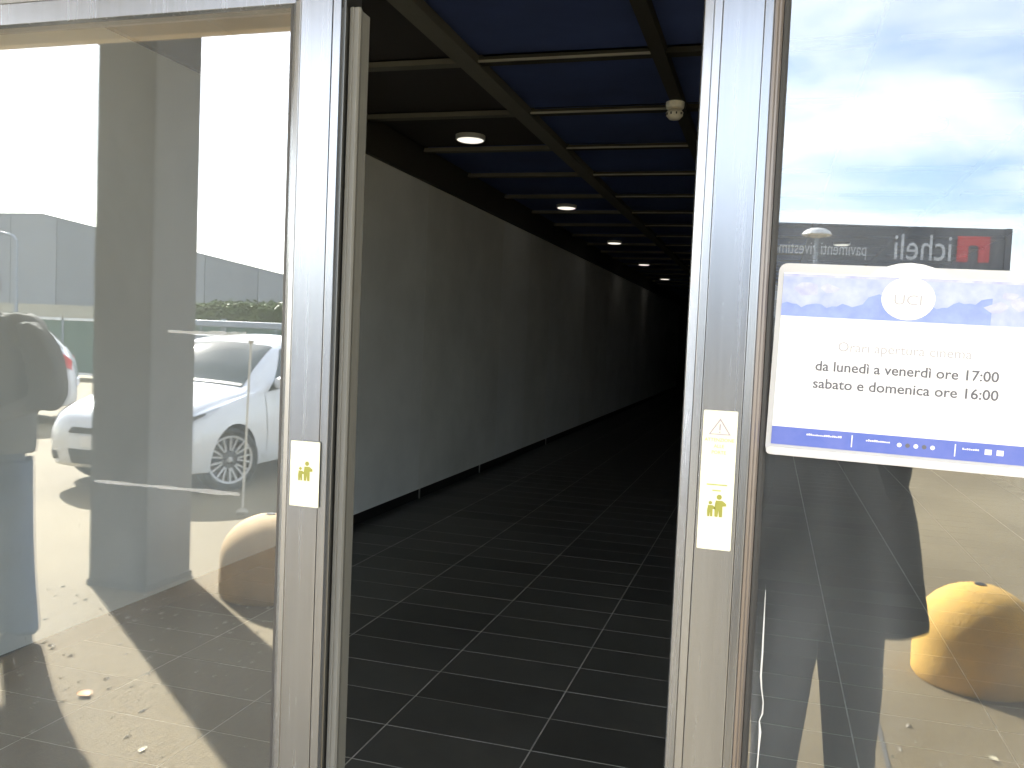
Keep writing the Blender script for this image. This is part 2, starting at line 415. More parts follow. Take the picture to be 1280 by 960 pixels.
struct(MB().box(EX, EX + .2, .02, DEPTH, -.2, 3.6).build('wall_right', M['inner_dark']), 'plain dark hall wall to the right')
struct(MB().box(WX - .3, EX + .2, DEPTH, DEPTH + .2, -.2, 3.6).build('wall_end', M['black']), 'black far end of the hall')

# ---- ceiling of dark panels in a grid of bars
ce = MB().box(WX - .3, EX + .2, .02, DEPTH, 3.36, 3.6).build('ceiling', M['black'])
struct(ce, 'dark blue panelled hall ceiling with a grid of bars')
bx = [(-1.895, -1.77, 'bar_grey'), (-.735, -.655, 'bar_dark'), (.44, .55, 'bar_dark'), (1.62, 1.73, 'bar_dark')]
cyb = [.3, 1.51, 2.71, 3.91, 5.10, 6.26, 7.45, 8.74, 9.95]
while cyb[-1] < 24: cyb.append(cyb[-1] + 1.2)
for a, b, mt in bx:
    MB().box(a, b, .05, DEPTH - .1, CEIL - .012, CEIL + .07).build('long_bar', M[mt], ce)
xs = [WX + .04] + [v for q in bx for v in q[:2]] + [EX - .01]
for k, yb in enumerate(cyb):
    for c in range(0, len(xs), 2):
        mt = 'bar_grey' if c == 0 else 'bar_dark'
        MB().box(xs[c] + .002, xs[c + 1] - .002, yb + .016, yb + .09, CEIL, CEIL + .035).build('cross_bar', M[mt], ce)
        MB().box(xs[c] + .002, xs[c + 1] - .002, yb, yb + .014, CEIL - .002, CEIL + .011).build('bar_front_edge', M['bar_front_edge'] if 0 < c < 4 else (M['bar_grey'] if c == 0 else M['bar_dark']), ce)  # only the column in the opening gets the painted daylit edge
        y1 = cyb[k + 1] if k + 1 < len(cyb) else DEPTH - .1
        mt = 'panel_black' if ((c == 0 and k < 5) or c >= 6) else 'panel_blue'
        MB().box(xs[c] + .004, xs[c + 1] - .004, yb + .093, y1 - .003, CEIL + .04, CEIL + .06).build('ceiling_panel', M[mt], ce)

# ---- facade around the doors: unseen shopfront glazing added on both sides and above to daylight the hall
FT = 4.2
struct(MB().box(-9, -3.06, -.05, .015, -.1, FT).build('facade_wall', M['facade']), 'rendered cinema front beside the glass doors')
struct(MB().box(3.06, 9, -.05, .015, -.1, FT).build('facade_wall', M['facade']), 'rendered cinema front on the far side of the door leaf')
struct(MB().box(-3.058, 3.058, -.045, .016, 3.12, FT).build('facade_lintel', M['facade']), 'rendered wall above the entrance doors')
def added_glazing(x0, x1, z0, z1, label):
    t = empty('added_glazing', ((x0 + x1) / 2, 0, z0)); tag(t, label, 'glass panel')
    w, h = (x1 - x0) / 2, z1 - z0
    MB().box(-w + .045, w - .045, -.004, .004, .045, h - .045).build('pane', M['glass_right'], t)
    MB().box(-w, -w + .05, -.028, .028, 0, h).build('frame_post', M['alu'], t); MB().box(w - .05, w, -.028, .028, 0, h).build('frame_post', M['alu'], t)
    MB().box(-w + .0505, w - .0505, -.026, .026, 0, .05).build('frame_rail', M['alu'], t); MB().box(-w + .0505, w - .0505, -.026, .026, h - .05, h).build('frame_rail', M['alu'], t)
added_glazing(-3.055, -1.856, 0, 2.15, 'unseen glazed bay added for daylight farther left of the glass side panel')
added_glazing(1.262, 3.055, 0, 2.15, 'unseen glazed bay added for daylight right of the sliding door leaf')
added_glazing(-3.055, -.61, 2.165, 3.115, 'unseen glazed transom added for daylight above the left side panel')
added_glazing(-.606, 3.055, 2.165, 3.115, 'unseen glazed transom added for daylight above the opening and the sliding door leaf')

# ---- canopy over the entrance, held by a square pillar
CB = 2.93                                        # inner fascia of the canopy, this far out from the doors
CZ = at_y(355, 41, CB + .07).z
cn = empty('entrance_canopy', (0, -CB, CZ))
tag(cn, 'tan canopy fascia and pale soffit running above the doors and the grey pillar', 'canopy')
MB().box(-10, 9, -.07, 0, 0, .42).build('fascia', M['beam'], cn, bevel=.006)
MB().box(-10, 9, .002, CB - .06, .38, .44).build('soffit', M['soffit'], cn)
MB().box(-10, 9, -.80, -.072, .36, .44).build('outer_soffit', M['soffit'], cn)
MB().box(-10.1, 9.1, -.86, CB - .06, .445, .62).build('roof_slab', M['facade'], cn)
pc = refl_ground(176, 722)
pl = empty('entrance_pillar', (pc.x, pc.y, -.012), 0)
tag(pl, 'tall square grey concrete pillar reflected in the left pane', 'pillar')
PW = .205
MB().prism([(-PW, -PW), (PW, -PW), (PW, PW), (-PW, PW)], 0, CZ + .365).build('shaft', M['pillar'], pl, bevel=.012)
MB().prism([(-PW - .006, -PW - .006), (PW + .006, -PW - .006), (PW + .006, PW + .006), (-PW - .006, PW + .006)], 0, .035).build('base_trim', M['dark_grey'], pl)

# ================================================================== DOORS
def stile(prof, z0, z1, name, mat, parent, bevel=.0008):
    return MB().prism(prof, z0, z1).build(name, mat, parent, bevel=bevel)
def X(px, dep=0.):                                # photo column near mid height -> x in a plane dep behind the glass
    return at_y(px, 480, dep).x
# left: fixed glazed side panel
TOPZ = 2.013
lp = empty('glass_side_panel', (-1.2, 0, 0))
tag(lp, 'aluminium framed glass side panel left of the opening with pillar and car reflected', 'glass panel')
def Lx(v): return v + 1.2
lgx = -.664
MB().box(Lx(-1.79), Lx(lgx + .004), -.004, .004, .09, TOPZ + .01).build('pane', M['glass_left'], lp)
def lx(px, dep): return Lx(at_y(px, 437, dep).x)
def lpoly(*pp): return [(lx(px, d), d) for px, d in pp]
def lprof(x0, x1, front, back):                   # a flat-fronted bar between two photo columns
    a, b = lx(x0, front), lx(x1, front); return [(a, front), (b, front), (b, back), (a, back)]
stile(lprof(364.2, 402.2, -.028, .028), 0, 2.14, 'stile', M['alu'], lp)
stile([(lx(354.5, -.009), -.009), (lx(358, -.022), -.022), (lx(363.2, -.026), -.026), (lx(363.2, -.026), .02), (lx(354.5, -.009), .02)], .05, TOPZ - .0005, 'glazing_bead', M['alu'], lp)
stile([(lx(351.5, -.0065), -.0065), (lx(354.2, -.0088), -.0088), (lx(354.2, -.0088), -.0045), (lx(351.5, -.0065), -.0045)], .1, TOPZ - .002, 'gasket', M['gasket'], lp, 0)
stile([(lx(363.2, -.0265) , -.0262), (lx(364.2, -.0262), -.0262), (lx(364.2, -.0262), .018), (lx(363.2, -.0265), .018)], .05, 2.13, 'groove_strip', M['alu_dark'], lp, 0)
stile([(lx(402.2, -.0262), -.0262), (lx(403.2, -.0262), -.0262), (lx(403.2, -.0262), .018), (lx(402.2, -.0262), .018)], 0, 2.13, 'groove_strip', M['alu_dark'], lp, 0)
stile(lprof(403.2, 413.0, -.028, .028), 0, 2.14, 'jamb_strip', M['alu'], lp)
stile(lprof(416.0, 419.0, -.018, .028), 0, 2.14, 'jamb_return', M['alu_dark'], lp)
stile([(lx(424.0, -.010), -.010), (lx(428.5, -.012), -.012), (lx(429.5, -.009), -.009), (lx(434.5, -.010), -.010), (lx(438.0, -.006), -.006), (lx(440.0, .008), .008), (lx(440.0, .008), .03), (lx(424.0, -.010), .03)], 0, 2.003, 'edge_seal', M['seal'], lp)
stile([(Lx(-1.85), -.03), (Lx(-1.78), -.03), (Lx(-1.78), .028), (Lx(-1.85), .028)], 0, 2.14, 'stile', M['alu'], lp)
MB().box(Lx(-1.779), Lx(-.6525), -.011, .026, TOPZ, TOPZ + .032).build('top_rail', M['alu'], lp, bevel=.0008)
MB().box(Lx(-1.779), Lx(-.6525), -.008, .026, TOPZ + .0335, 2.14).build('head_rail', M['alu_dark'], lp, bevel=.0008)
MB().box(Lx(-1.779), Lx(-.6525), -.024, .026, 0, .10).build('bottom_rail', M['alu'], lp, bevel=.0008)
# right: sliding leaf
rp = empty('sliding_glass_door', (.6, 0, 0))
tag(rp, 'aluminium framed sliding glass door leaf carrying the paper notice', 'glass door')
def Rx(v): return v - .6
MB().box(Rx(-.001), Rx(1.19), -.004, .004, .09, 2.06).build('pane', M['glass_right'], rp)
stile([(Rx(-.099), -.016), (Rx(-.097), -.0235), (Rx(-.0862), -.0265), (Rx(-.0862), .028), (Rx(-.099), .028)], 0, 2.14, 'meeting_edge', M['alu'], rp)
stile([(Rx(-.0862), -.0252), (Rx(-.0263), -.0252), (Rx(-.0263), .020), (Rx(-.0862), .020)], .01, 2.13, 'groove_strip', M['alu_dark'], rp, 0)
stile([(Rx(-.0855), -.0280), (Rx(-.0760), -.0295), (Rx(-.0760), -.0254), (Rx(-.0855), -.0254)], 0, 2.14, 'edge_strip', M['alu'], rp)
stile([(Rx(-.0753), -.0300), (Rx(-.0282), -.0300), (Rx(-.0282), -.0254), (Rx(-.0753), -.0254)], 0, 2.14, 'stile', M['alu'], rp)
stile([(Rx(-.0275), -.0298), (Rx(-.0178), -.0285), (Rx(-.0170), -.025), (Rx(-.0170), .026), (Rx(-.0260), .026), (Rx(-.0260), -.0256), (Rx(-.0275), -.0256)], 0, 2.14, 'edge_strip', M['alu'], rp)
stile([(Rx(-.0168), -.0235), (Rx(-.013), -.0215), (Rx(-.0115), -.0185), (Rx(-.0095), -.0180), (Rx(-.0070), -.0140), (Rx(-.0062), -.005), (Rx(-.0168), -.005)], .02, 2.1, 'glazing_bead', M['alu_brown'], rp)
stile([(Rx(-.0060), -.0115), (Rx(-.002), -.0090), (Rx(.0012), -.0045), (Rx(-.0060), -.0045)], .02, 2.1, 'gasket', M['gasket'], rp, 0)
stile([(Rx(1.18), -.03), (Rx(1.25), -.03), (Rx(1.25), .028), (Rx(1.18), .028)], 0, 2.14, 'stile', M['alu'], rp)
MB().box(Rx(-.0035), Rx(1.179), -.028, .026, 2.055, 2.14).build('top_rail', M['alu'], rp, bevel=.0008)
MB().box(Rx(-.0035), Rx(1.179), -.024, .026, 0, .10).build('bottom_rail', M['alu'], rp, bevel=.0008)
hd = MB().box(-1.855, 1.255, -.042, .10, 2.142, 2.158).build('door_header', M['alu_dark'])
tag(hd, 'aluminium header track over both door panels', 'door track')

# ---- notice in its acrylic holder
pA, pB = at_y(972, 343, -.008), at_y(966, 557, -.008)
NX0, NX1, NZ0, NZ1 = .0085, .284, pB.z, pA.z
nt = empty('opening_hours_notice', ((NX0 + NX1) / 2, -.0075, (NZ0 + NZ1) / 2)); nt.rotation_euler = (0, R(1.1), 0)
tag(nt, 'white cinema opening hours notice with blue header on the right door pane', 'notice')
hw, hh = (NX1 - NX0) / 2, (NZ1 - NZ0) / 2
def rrect(x0, x1, z0, z1, r, n=5):
    pts = []
    for cx, cz, a0 in ((x1 - r, z0 + r, -90), (x1 - r, z1 - r, 0), (x0 + r, z1 - r, 90), (x0 + r, z0 + r, 180)):
        for k in range(n + 1):
            a = R(a0 + 90 * k / n); pts.append((cx + r * math.cos(a), cz + r * math.sin(a)))
    return pts
MB().prism(rrect(-hw - .006, hw + .006, -hh - .013, hh + .011, .010), -.0008, .0022, 'y').build('holder', M['holder'], nt)
MB().prism(rrect(-hw - .005, hw + .005, -hh - .0125, -hh - .003, .0045), -.0045, -.0012, 'y').build('holder_tray', M['holder'], nt)
def disc(cx, cz, r, y0, y1, n=32, sz=1.): return MB().prism([(cx + r * math.cos(2 * math.pi * k / n), cz + sz * r * math.sin(2 * math.pi * k / n)) for k in range(n)], y0, y1, 'y')
disc(.0, hh - .052, .068, -.0004, .0012).build('holder_tab', M['paper'], nt)
MB().box(-hw, hw, -.0012, -.0009, -hh, hh).build('sheet', M['paper'], nt)
hz = hh - .051
MB().box(-hw, hw, -.0015, -.0013, hz, hh - .0015).build('header_band', M['print_pale'], nt)
MB().box(-hw, hw, -.0017, -.0016, hh - .0045, hh - .0012).build('header_edge', M['print_lilac'], nt)
wave = [(-hw, hz), (hw * .63, hz), (hw * .63, hz + .030)]
for k in range(41):
    t = k / 40; x = hw * .63 - t * (hw * 1.63)
    u = (x + hw) / (2 * hw)
    z = .014 + .016 * math.exp(-((u - .40) / .07) ** 2) + .017 * max(0, (u - .55)) / .3 + .0022 * math.sin(u * 57) + .0012 * math.sin(u * 131)
    wave.append((x, hz + min(z, .036)))
MB().prism(wave, -.0018, -.00165, 'y').build('blue_wave', M['print_blue'], nt)
for cx, cz, s in ((-.112, .032, .016), (-.085, .034, .011), (.092, .020, .013), (.118, .026, .017), (.104, .034, .010), (.128, .014, .010)):
    pts = [(cx + s * (.7 + .4 * random.random()) * math.cos(a * .628), hz + cz + s * .5 * (.6 + .6 * random.random()) * math.sin(a * .628)) for a in range(10)]
    MB().prism(pts, -.0019, -.00182, 'y').build('header_sketch', M['print_lilac'], nt)
disc(.0, hz + .026, .0285, -.0021, -.0019, sz=.86).build('logo_disc', M['paper'], nt)
text_mesh('logo_lettering', 'UCI', .0165, M['print_faint'], nt, (0, -.00225, hz + .019), sx=1.15)
DROT = (R(90), R(.6), 0)
text_mesh('lettering', 'Orari apertura cinema', .0160, M['print_faint'], nt, (.0, -.0016, hz - .0385), sx=.98)
text_mesh('lettering', 'da lunedì a venerdì ore 17:00', .0165, M['print_grey'], nt, (.003, -.0016, hz - .0625), sx=1.0, bold=.00022)
text_mesh('lettering', 'sabato e domenica ore 16:00', .0165, M['print_grey'], nt, (.003, -.0016, hz - .0832), sx=1.02, bold=.00022)
MB().box(-hw, hw, -.0015, -.0013, -hh, -hh + .0215).build('footer_band', M['print_navy'], nt)
for dx in (-.048, .062): MB().box(dx, dx + .0012, -.0018, -.0016, -hh + .004, -hh + .018).build('footer_divider', M['paper'], nt)
for x0, x1, z0 in ((-.098, -.058, .0135), (-.032, -.004, .0125), (.070, .088, .0125)):
    n = int((x1 - x0) / .0022)
    q = MB()
    for k in range(n): q.box(x0 + k * .0022, x0 + k * .0022 + .0016, -.0018, -.0016, -hh + z0, -hh + z0 + .0012 + .0012 * random.random())
    q.build('footer_print', M['paper'], nt)
for k in range(5): disc(.004 + k * .0088, -hh + .0115, .0026, -.0018, -.0016, 8).build('footer_mark', M['print_grey'] if k % 2 else M['paper'], nt)
for k in range(2): MB().box(.093 + k * .012, .100 + k * .012, -.0018, -.0016, -hh + .009, -hh + .015).build('footer_mark', M['paper'], nt)

# ---- stickers on the stiles
def sticker(name, label, x0, x1, z0, z1, y, full):
    t = empty(name, ((x0 + x1) / 2, y, (z0 + z1) / 2)); tag(t, label, 'sticker', 'warning stickers on the door frame')
    w, h = (x1 - x0) / 2, (z1 - z0) / 2
    MB().prism(rrect(-w, w, -h, h, .0015, 3), -.0006, 0, 'y').build('sheet', M['sticker'], t)
    def person(cx, cz, s, mt=M['sticker_green']):
        q = disc(cx, cz + s * .92, s * .12, -.0010, -.0007, 12); q.build('pictogram', mt, t)
        MB().prism([(cx - s * .17, cz), (cx - s * .03, cz), (cx, cz + s * .3), (cx + s * .03, cz), (cx + s * .17, cz), (cx + s * .17, cz + s * .5),
                    (cx + s * .34, cz + s * .52), (cx + s * .32, cz + s * .64), (cx + s * .15, cz + s * .76), (cx - s * .15, cz + s * .76), (cx - s * .19, cz + s * .4)], -.0010, -.0007, 'y').build('pictogram', mt, t)
    zc = -h + .040 if full else -h + .036
    person(.0035, zc, .026); person(-.0065, zc, .018)
    for k, wd in enumerate((.018, .012)):
        MB().box(-.010, -.010 + wd, -.0009, -.0007, zc - .014 - k * .006, zc - .012 - k * .006).build('printed_line', M['paper'], t)
    if full:
        zt = h - .009
        MB().prism([(-.013, zt - .020), (.013, zt - .020), (0, zt)], -.0009, -.0007, 'y').build('warning_triangle', M['sticker_mauve'], t)
        MB().prism([(-.0105, zt - .0187), (.0105, zt - .0187), (0, zt - .0030)], -.0012, -.00095, 'y').build('triangle_field', M['sticker'], t)
        MB().box(-.0009, .0009, -.0014, -.00122, zt - .0145, zt - .007).build('exclamation_mark', M['sticker_mauve'], t)
        disc(0, zt - .0168, .001, -.0014, -.00122, 8).build('exclamation_mark', M['sticker_mauve'], t)
        for k, s in enumerate(('ATTENZIONE', 'ALLE', 'PORTE')):
            text_mesh('lettering', s, .0056, M['sticker_lime'], t, (.0, -.0009, zt - .028 - k * .0075))
        for k, wd in enumerate((.024, .010)):
            MB().box(-wd / 2, wd / 2, -.0009, -.0007, -.006 - k * .007, -.0045 - k * .007).build('printed_line', M['sticker_lime'], t)
    return t
a, b = at_y(880, 512, -.0305), at_y(912, 689, -.0305)
sticker('warning_sticker', 'tall yellowish warning sticker with triangle and two figures on the right stile', a.x, b.x + .001, b.z, a.z, -.0308, True)
a, b = at_y(364, 550, -.0305), at_y(398, 635, -.0305)
sticker('warning_sticker', 'short yellowish sticker with two figures on the left stile', a.x + .0005, b.x, b.z, a.z, -.0308, False)

# ---- marks stuck to the left pane
def strip(label, x0, y0, x1, y1, t0, t1):
    a, b = at_y(x0, y0, -.0046), at_y(x1, y1, -.0046)
    d = (b - a); n = 14; L = []; U = []
    for k in range(n + 1):
        t = k / n; p = a + d * t; w = (t0 + (t1 - t0) * t) * (1 + .35 * random.uniform(-1, 1)) * .5
        U.append((p.x, p.z + w)); L.append((p.x, p.z - w))
    o = MB().prism(L + U[::-1], -.0050, -.0045, 'y').build('tape_residue', M['tape'])
    tag(o, label, 'tape residue', 'tape residue on the panes')
strip('pale streak of tape residue across the reflected pillar base below the car bumper', 118, 601, 300, 618, .004, .006)
strip('pale tape residue streak above the reflected white car roof', 210, 414, 308, 420, .003, .011)

pts_ = [(957, 738), (955, 775), (953, 815), (951, 845), (952, 862), (954, 878), (953, 892), (949, 901), (950, 915), (948, 940), (946, 965)]
sd_ = MB().tube([at_y(px, py, -.0105) for px, py in pts_], [.0003, .0008, .0011, .0012, .0008, .0007, .0010, .0006, .0016, .0009, .0009], 8)
tag(sd_.build('sealant_strand', M['rail_white'], smooth=True), 'loose white strand of sealant curling beside the right stile', 'sealant')

# ---- lamps and detector in the hall
def downlight(px, py, label, grp):
    p = at_z(px, py, CEIL - .006)
    t = empty('downlight', (p.x, p.y, CEIL - .02)); tag(t, label, 'ceiling light', grp)
    MB().lathe([(.075, .012), (.118, .012), (.124, .018), (.124, .05), (.075, .05)], 28).build('ring', M['lamp_ring'], t, smooth=True)
    MB().lathe([(.02, .004), (.095, .004), (.11, .010), (.11, .016)], 28).build('diffuser', M['lamp'], t, smooth=True)
for (px, py), lb in zip(((588, 175), (708, 260), (768, 304), (805, 331), (831, 349)),
    ('largest lit round downlight nearest the door opening', 'second lit downlight in the row along the white wall', 'third lit downlight, midway along the row',
     'fourth lit downlight, next to last in the row', 'smallest and farthest lit downlight of the row')):
    downlight(px, py, lb, 'row of lit downlights along the white wall')
downlight(1160, 159, 'lit downlight seen through the right pane against the reflected clouds', 'downlights seen through the right pane')
downlight(1052, 306, 'small lit downlight seen through the right pane before the dark sign', 'downlights seen through the right pane')
p = at_z(846, 128, CEIL - .012)
dt = empty('smoke_detector', (p.x - .01, p.y, CEIL - .012)); tag(dt, 'cream smoke detector hanging under the dark ceiling bar', 'smoke detector')
MB().lathe([(.04, -.045), (.058, -.04), (.062, -.02), (.062, 0)], 24).build('base', M['plastic'], dt, smooth=True)
MB().lathe([(.012, -.118), (.035, -.112), (.055, -.09), (.058, -.07), (.045, -.052), (.03, -.046)], 24).build('sensor_head', M['plastic'], dt, smooth=True)
for k in range(10):
    a = k * math.pi / 5
    MB().box(.0575 * math.cos(a) - .004, .0575 * math.cos(a) + .004, .0575 * math.sin(a) - .004, .0575 * math.sin(a) + .004, -.088, -.074).build('sensor_slot', M['black'], dt)

# ================================================================== OUTSIDE, SEEN IN THE GLASS
def bollard(px, py, label, mat):
    p = refl_ground(px, py)
    t = empty('stone_bollard', (p.x, p.y, -.012)); tag(t, label, 'bollard', 'dome bollards in front of the entrance')
    prof = [(.27, 0), (.285, .02), (.287, .12), (.283, .22)]
    for k in range(1, 13):
        a = R(k * 7.4); prof.append((.283 * math.cos(a), .22 + .255 * math.sin(a)))
    bd = MB().lathe(prof, 40).build('dome', mat, t, smooth=True)
    MB().lathe([(.028, .466), (.028, .4775)], 14).build('lifting_hole', M['black'], t)
bollard(336, 738, 'pale domed concrete bollard reflected beside the left stile', M['bollard_pale'])
bollard(1217, 846, 'ochre domed concrete bollard reflected at lower right of the door leaf', M['bollard'])

# ---- car
def cr(a, b, c, d, t):
    return .5 * ((2 * b) + (-a + c) * t + (2 * a - 5 * b + 4 * c - d) * t * t + (-a + 3 * b - 3 * c + d) * t ** 3)
def lerp_tab(xs, ys, x):
    n = len(xs)
    if x <= xs[0]: return ys[0]
    if x >= xs[-1]: return ys[-1]
    for i in range(n - 1):
        if xs[i] <= x <= xs[i + 1]:
            t = (x - xs[i]) / (xs[i + 1] - xs[i])
            # monotone hermite
            def sl(k):
                if k <= 0: return (ys[1] - ys[0]) / (xs[1] - xs[0])
                if k >= n - 1: return (ys[-1] - ys[-2]) / (xs[-1] - xs[-2])
                a = (ys[k] - ys[k - 1]) / (xs[k] - xs[k - 1]); b = (ys[k + 1] - ys[k]) / (xs[k + 1] - xs[k])
                return 0 if a * b <= 0 else 2 * a * b / (a + b)
            h = xs[i + 1] - xs[i]
            return (2*t**3-3*t**2+1)*ys[i] + (t**3-2*t**2+t)*h*sl(i) + (-2*t**3+3*t**2)*ys[i+1] + (t**3-t**2)*h*sl(i+1)
CX = [0.00, .06, .20, .45, .80, 1.08, 1.40, 1.80, 2.05, 2.5, 3.1, 3.55, 3.80, 3.95, 4.02]
ZT = [.60, .70, .78, .86, .935, .985, 1.19, 1.40, 1.465, 1.50, 1.47, 1.40, 1.20, .98, .72]
ZR = [.59, .685, .76, .835, .905, .95, 1.15, 1.345, 1.40, 1.43, 1.40, 1.33, 1.14, .95, .70]
YR = [.36, .48, .56, .60, .63, .68, .645, .59, .575, .57, .56, .55, .56, .58, .54]
ZB = [.55, .62, .68, .745, .82, .88, .905, .925, .935, .95, .975, 1.0, 1.0, .93, .66]
YB = [.46, .60, .70, .765, .79, .80, .805, .81, .815, .82, .815, .80, .76, .70, .64]
YM = [.50, .66, .76, .815, .84, .845, .845, .845, .845, .85, .85, .84, .80, .74, .66]
ZM = [.46, .48, .52, .56, .58, .58, .58, .58, .58, .58, .60, .62, .62, .60, .56]
YS = [.44, .62, .73, .79, .815, .82, .815, .81, .81, .81, .81, .80, .77, .72, .62]
ZS = [.30, .26, .24, .23, .22, .22, .22, .22, .22, .22, .23, .25, .28, .32, .36]
def car_section(x):
    g = lambda t: lerp_tab(CX, t, x)
    zt, zr, yr, zb, yb, ym, zm, ys, zs = map(g, (ZT, ZR, YR, ZB, YB, YM, ZM, YS, ZS))
    ctrl = [(0, zs - .03), (ys * .85, zs - .03), (ys, zs + .03), (ym, zm), (yb, zb), (yb * .55 + yr * .45 + .012, zb * .5 + zr * .5), (yr, zr), (yr * .55, zr * .3 + zt * .7), (0, zt)]
    return ctrl
def car_point(x, v):
    c = car_section(x); n = len(c) - 1; v = max(0, min(n - 1e-6, v)); i = int(v); t = v - i
    a = c[max(0, i - 1)]; b = c[i]; cc = c[i + 1]; d = c[min(n, i + 2)]
    if i == 0: a = (-c[1][0], c[1][1])
    if i + 2 > n: d = (-c[n - 1][0], c[n - 1][1])
    k = .5
    def q(j):
        m0 = (cc[j] - a[j]) * k; m1 = (d[j] - b[j]) * k
        return (2*t**3-3*t**2+1)*b[j] + (t**3-2*t**2+t)*m0 + (-2*t**3+3*t**2)*cc[j] + (t**3-t**2)*m1
    return Vector((x, q(0), q(1)))
def car_normal(x, v):
    e = .004
    n = (car_point(x + e, v) - car_point(x - e, v)).cross(car_point(x, v + e) - car_point(x, v - e))
    n = n.normalized()
    c = Vector((x, 0, .7)); p = car_point(x, v)
    return n if n.dot(p - c) >= 0 else -n
def car_patch(corners, off, nu=10, nv=6, side=1, thick=.0):
    # corners: (x,v) of four corners, bilinear on the body surface, lifted by off
    q = MB(); vs = []
    (a, b, c, d) = corners
    for i in range(nu + 1):
        for j in range(nv + 1):
            s, t = i / nu, j / nv
            x = (a[0]*(1-s)+b[0]*s)*(1-t) + (d[0]*(1-s)+c[0]*s)*t
            v = (a[1]*(1-s)+b[1]*s)*(1-t) + (d[1]*(1-s)+c[1]*s)*t
            p = car_point(x, v) + car_normal(x, v) * off
            vs.append((p.x, p.y * side, p.z))
    q.add(vs, [(i*(nv+1)+j, (i+1)*(nv+1)+j, (i+1)*(nv+1)+j+1, i*(nv+1)+j+1) for i in range(nu) for j in range(nv)])
    return q
def make_car(name, label, loc, rz, steer=0.):
    t = empty(name, loc, rz); tag(t, label, 'car', 'parked white cars')
    N, V = 78, 40
    b = MB(); vs = []
    for i in range(N + 1):
        s = i / N; x = 4.02 * (s - .035 * math.sin(2 * math.pi * s) )
        x = min(4.02, max(0, x))
        half = [car_point(x, 8 * j / V) for j in range(V + 1)]
        vs += [(p.x, p.y, p.z) for p in half] + [(p.x, -p.y, p.z) for p in half[-2:0:-1]]
    n = 2 * V
    fs = [(i*n+j, i*n+(j+1) % n, (i+1)*n+(j+1) % n, (i+1)*n+j) for i in range(N) for j in range(n)]
    fs += [tuple(range(n)), tuple(range(N*n+n-1, N*n-1, -1))]
    b.add(vs, fs)
    body = b.build('body', M['car_white'], t, smooth=True)
    AX = (.78, 3.25); AR = .345
    cut = []
    for ax in AX:
        for s in (-1, 1):
            c = MB(); k = 36
            pts = [(ax + AR * math.cos(2*math.pi*i/k), .30 + AR * math.sin(2*math.pi*i/k)) for i in range(k)]
            c.prism(pts, *( (.52, 1.0) if s > 0 else (-1.0, -.52)), axis='y')
            co = c.build('cutter', M['car_black'], t); cut.append(co)
            md = body.modifiers.new('arch', 'BOOLEAN'); md.operation = 'DIFFERENCE'; md.object = co; md.solver = 'EXACT'
    body.data.materials.append(M['car_black'])
    dg = bpy.context.evaluated_depsgraph_get(); dg.update()
    me = bpy.data.meshes.new_from_object(body.evaluated_get(dg))
    body.modifiers.clear(); body.data = me
    for p_ in me.polygons:
        c = p_.center
        inside = any((c.x - ax) ** 2 + (c.z - .30) ** 2 < (AR + .003) ** 2 for ax in AX) and abs(c.y) < .842 and abs(p_.normal.x) + abs(p_.normal.z) + (1 if abs(abs(c.y) - .52) < .01 else 0) > .75 and c.z < .66
        p_.material_index = 1 if (inside and ((c.x-AX[0])**2+(c.z-.3)**2 < (AR+.004)**2 or (c.x-AX[1])**2+(c.z-.3)**2 < (AR+.004)**2)) else 0
    soften(me, 38)
    for c in cut: bpy.data.objects.remove(c)
    # glazing
    ws = MB(); 
    wsv = []
    nu, nv = 12, 16
    for i in range(nu + 1):
        for j in range(nv + 1):
            s = i / nu; w = -1 + 2 * j / nv
            x = 1.12 + s * .70
            v = 8 - abs(w) * (1.86 if s > .02 else 1.86)
            p_ = car_point(x + .0 * abs(w), v) + car_normal(x, min(v, 7.98)) * .006
            wsv.append((p_.x, p_.y * (1 if w >= 0 else -1), p_.z))
    ws.add(wsv, [(i*(nv+1)+j, (i+1)*(nv+1)+j, (i+1)*(nv+1)+j+1, i*(nv+1)+j+1) for i in range(nu) for j in range(nv)])
    ws.build('windscreen', M['car_glass'], t, smooth=True)
    car_patch([(1.13, 8), (1.13, 6.2), (1.17, 6.2), (1.17, 8)], .008, 8, 2).build('wiper_cowl', M['car_black'], t, smooth=True)
    car_patch([(1.13, 8), (1.13, 6.2), (1.17, 6.2), (1.17, 8)], .008, 8, 2, -1).build('wiper_cowl', M['car_black'], t, smooth=True)
    rwv = []
    for i in range(7):
        for j in range(nv + 1):
            s = i / 6; w = -1 + 2 * j / nv; x = 3.60 + s * .24; v = 8 - abs(w) * 1.8
            p_ = car_point(x, v) + car_normal(x, min(v, 7.98)) * .006
            rwv.append((p_.x, p_.y * (1 if w >= 0 else -1), p_.z))
    MB().add(rwv, [(i*(nv+1)+j, (i+1)*(nv+1)+j, (i+1)*(nv+1)+j+1, i*(nv+1)+j+1) for i in range(6) for j in range(nv)]).build('rear_window', M['car_glass'], t, smooth=True)
    for s in (1, -1):
        car_patch([(1.36, 4.12), (2.36, 4.14), (2.36, 5.86), (1.86, 5.86)], .006, 14, 6, s).build('side_window', M['car_glass'], t, smooth=True)
        car_patch([(2.43, 4.14), (3.30, 4.16), (3.12, 5.86), (2.43, 5.86)], .006, 14, 6, s).build('side_window', M['car_glass'], t, smooth=True)
        for xd in (1.30, 2.40, 3.28):
            car_patch([(xd, 2.1), (xd + .008, 2.1), (xd + .008, 4.02), (xd, 4.02)], .0015, 1, 14, s).build('door_gap', M['car_black'], t)
        car_patch([(1.25, 2.02), (2.95, 2.02), (2.95, 2.28), (1.25, 2.28)], .010, 12, 2, s).build('side_moulding', M['car_white'], t, smooth=True)
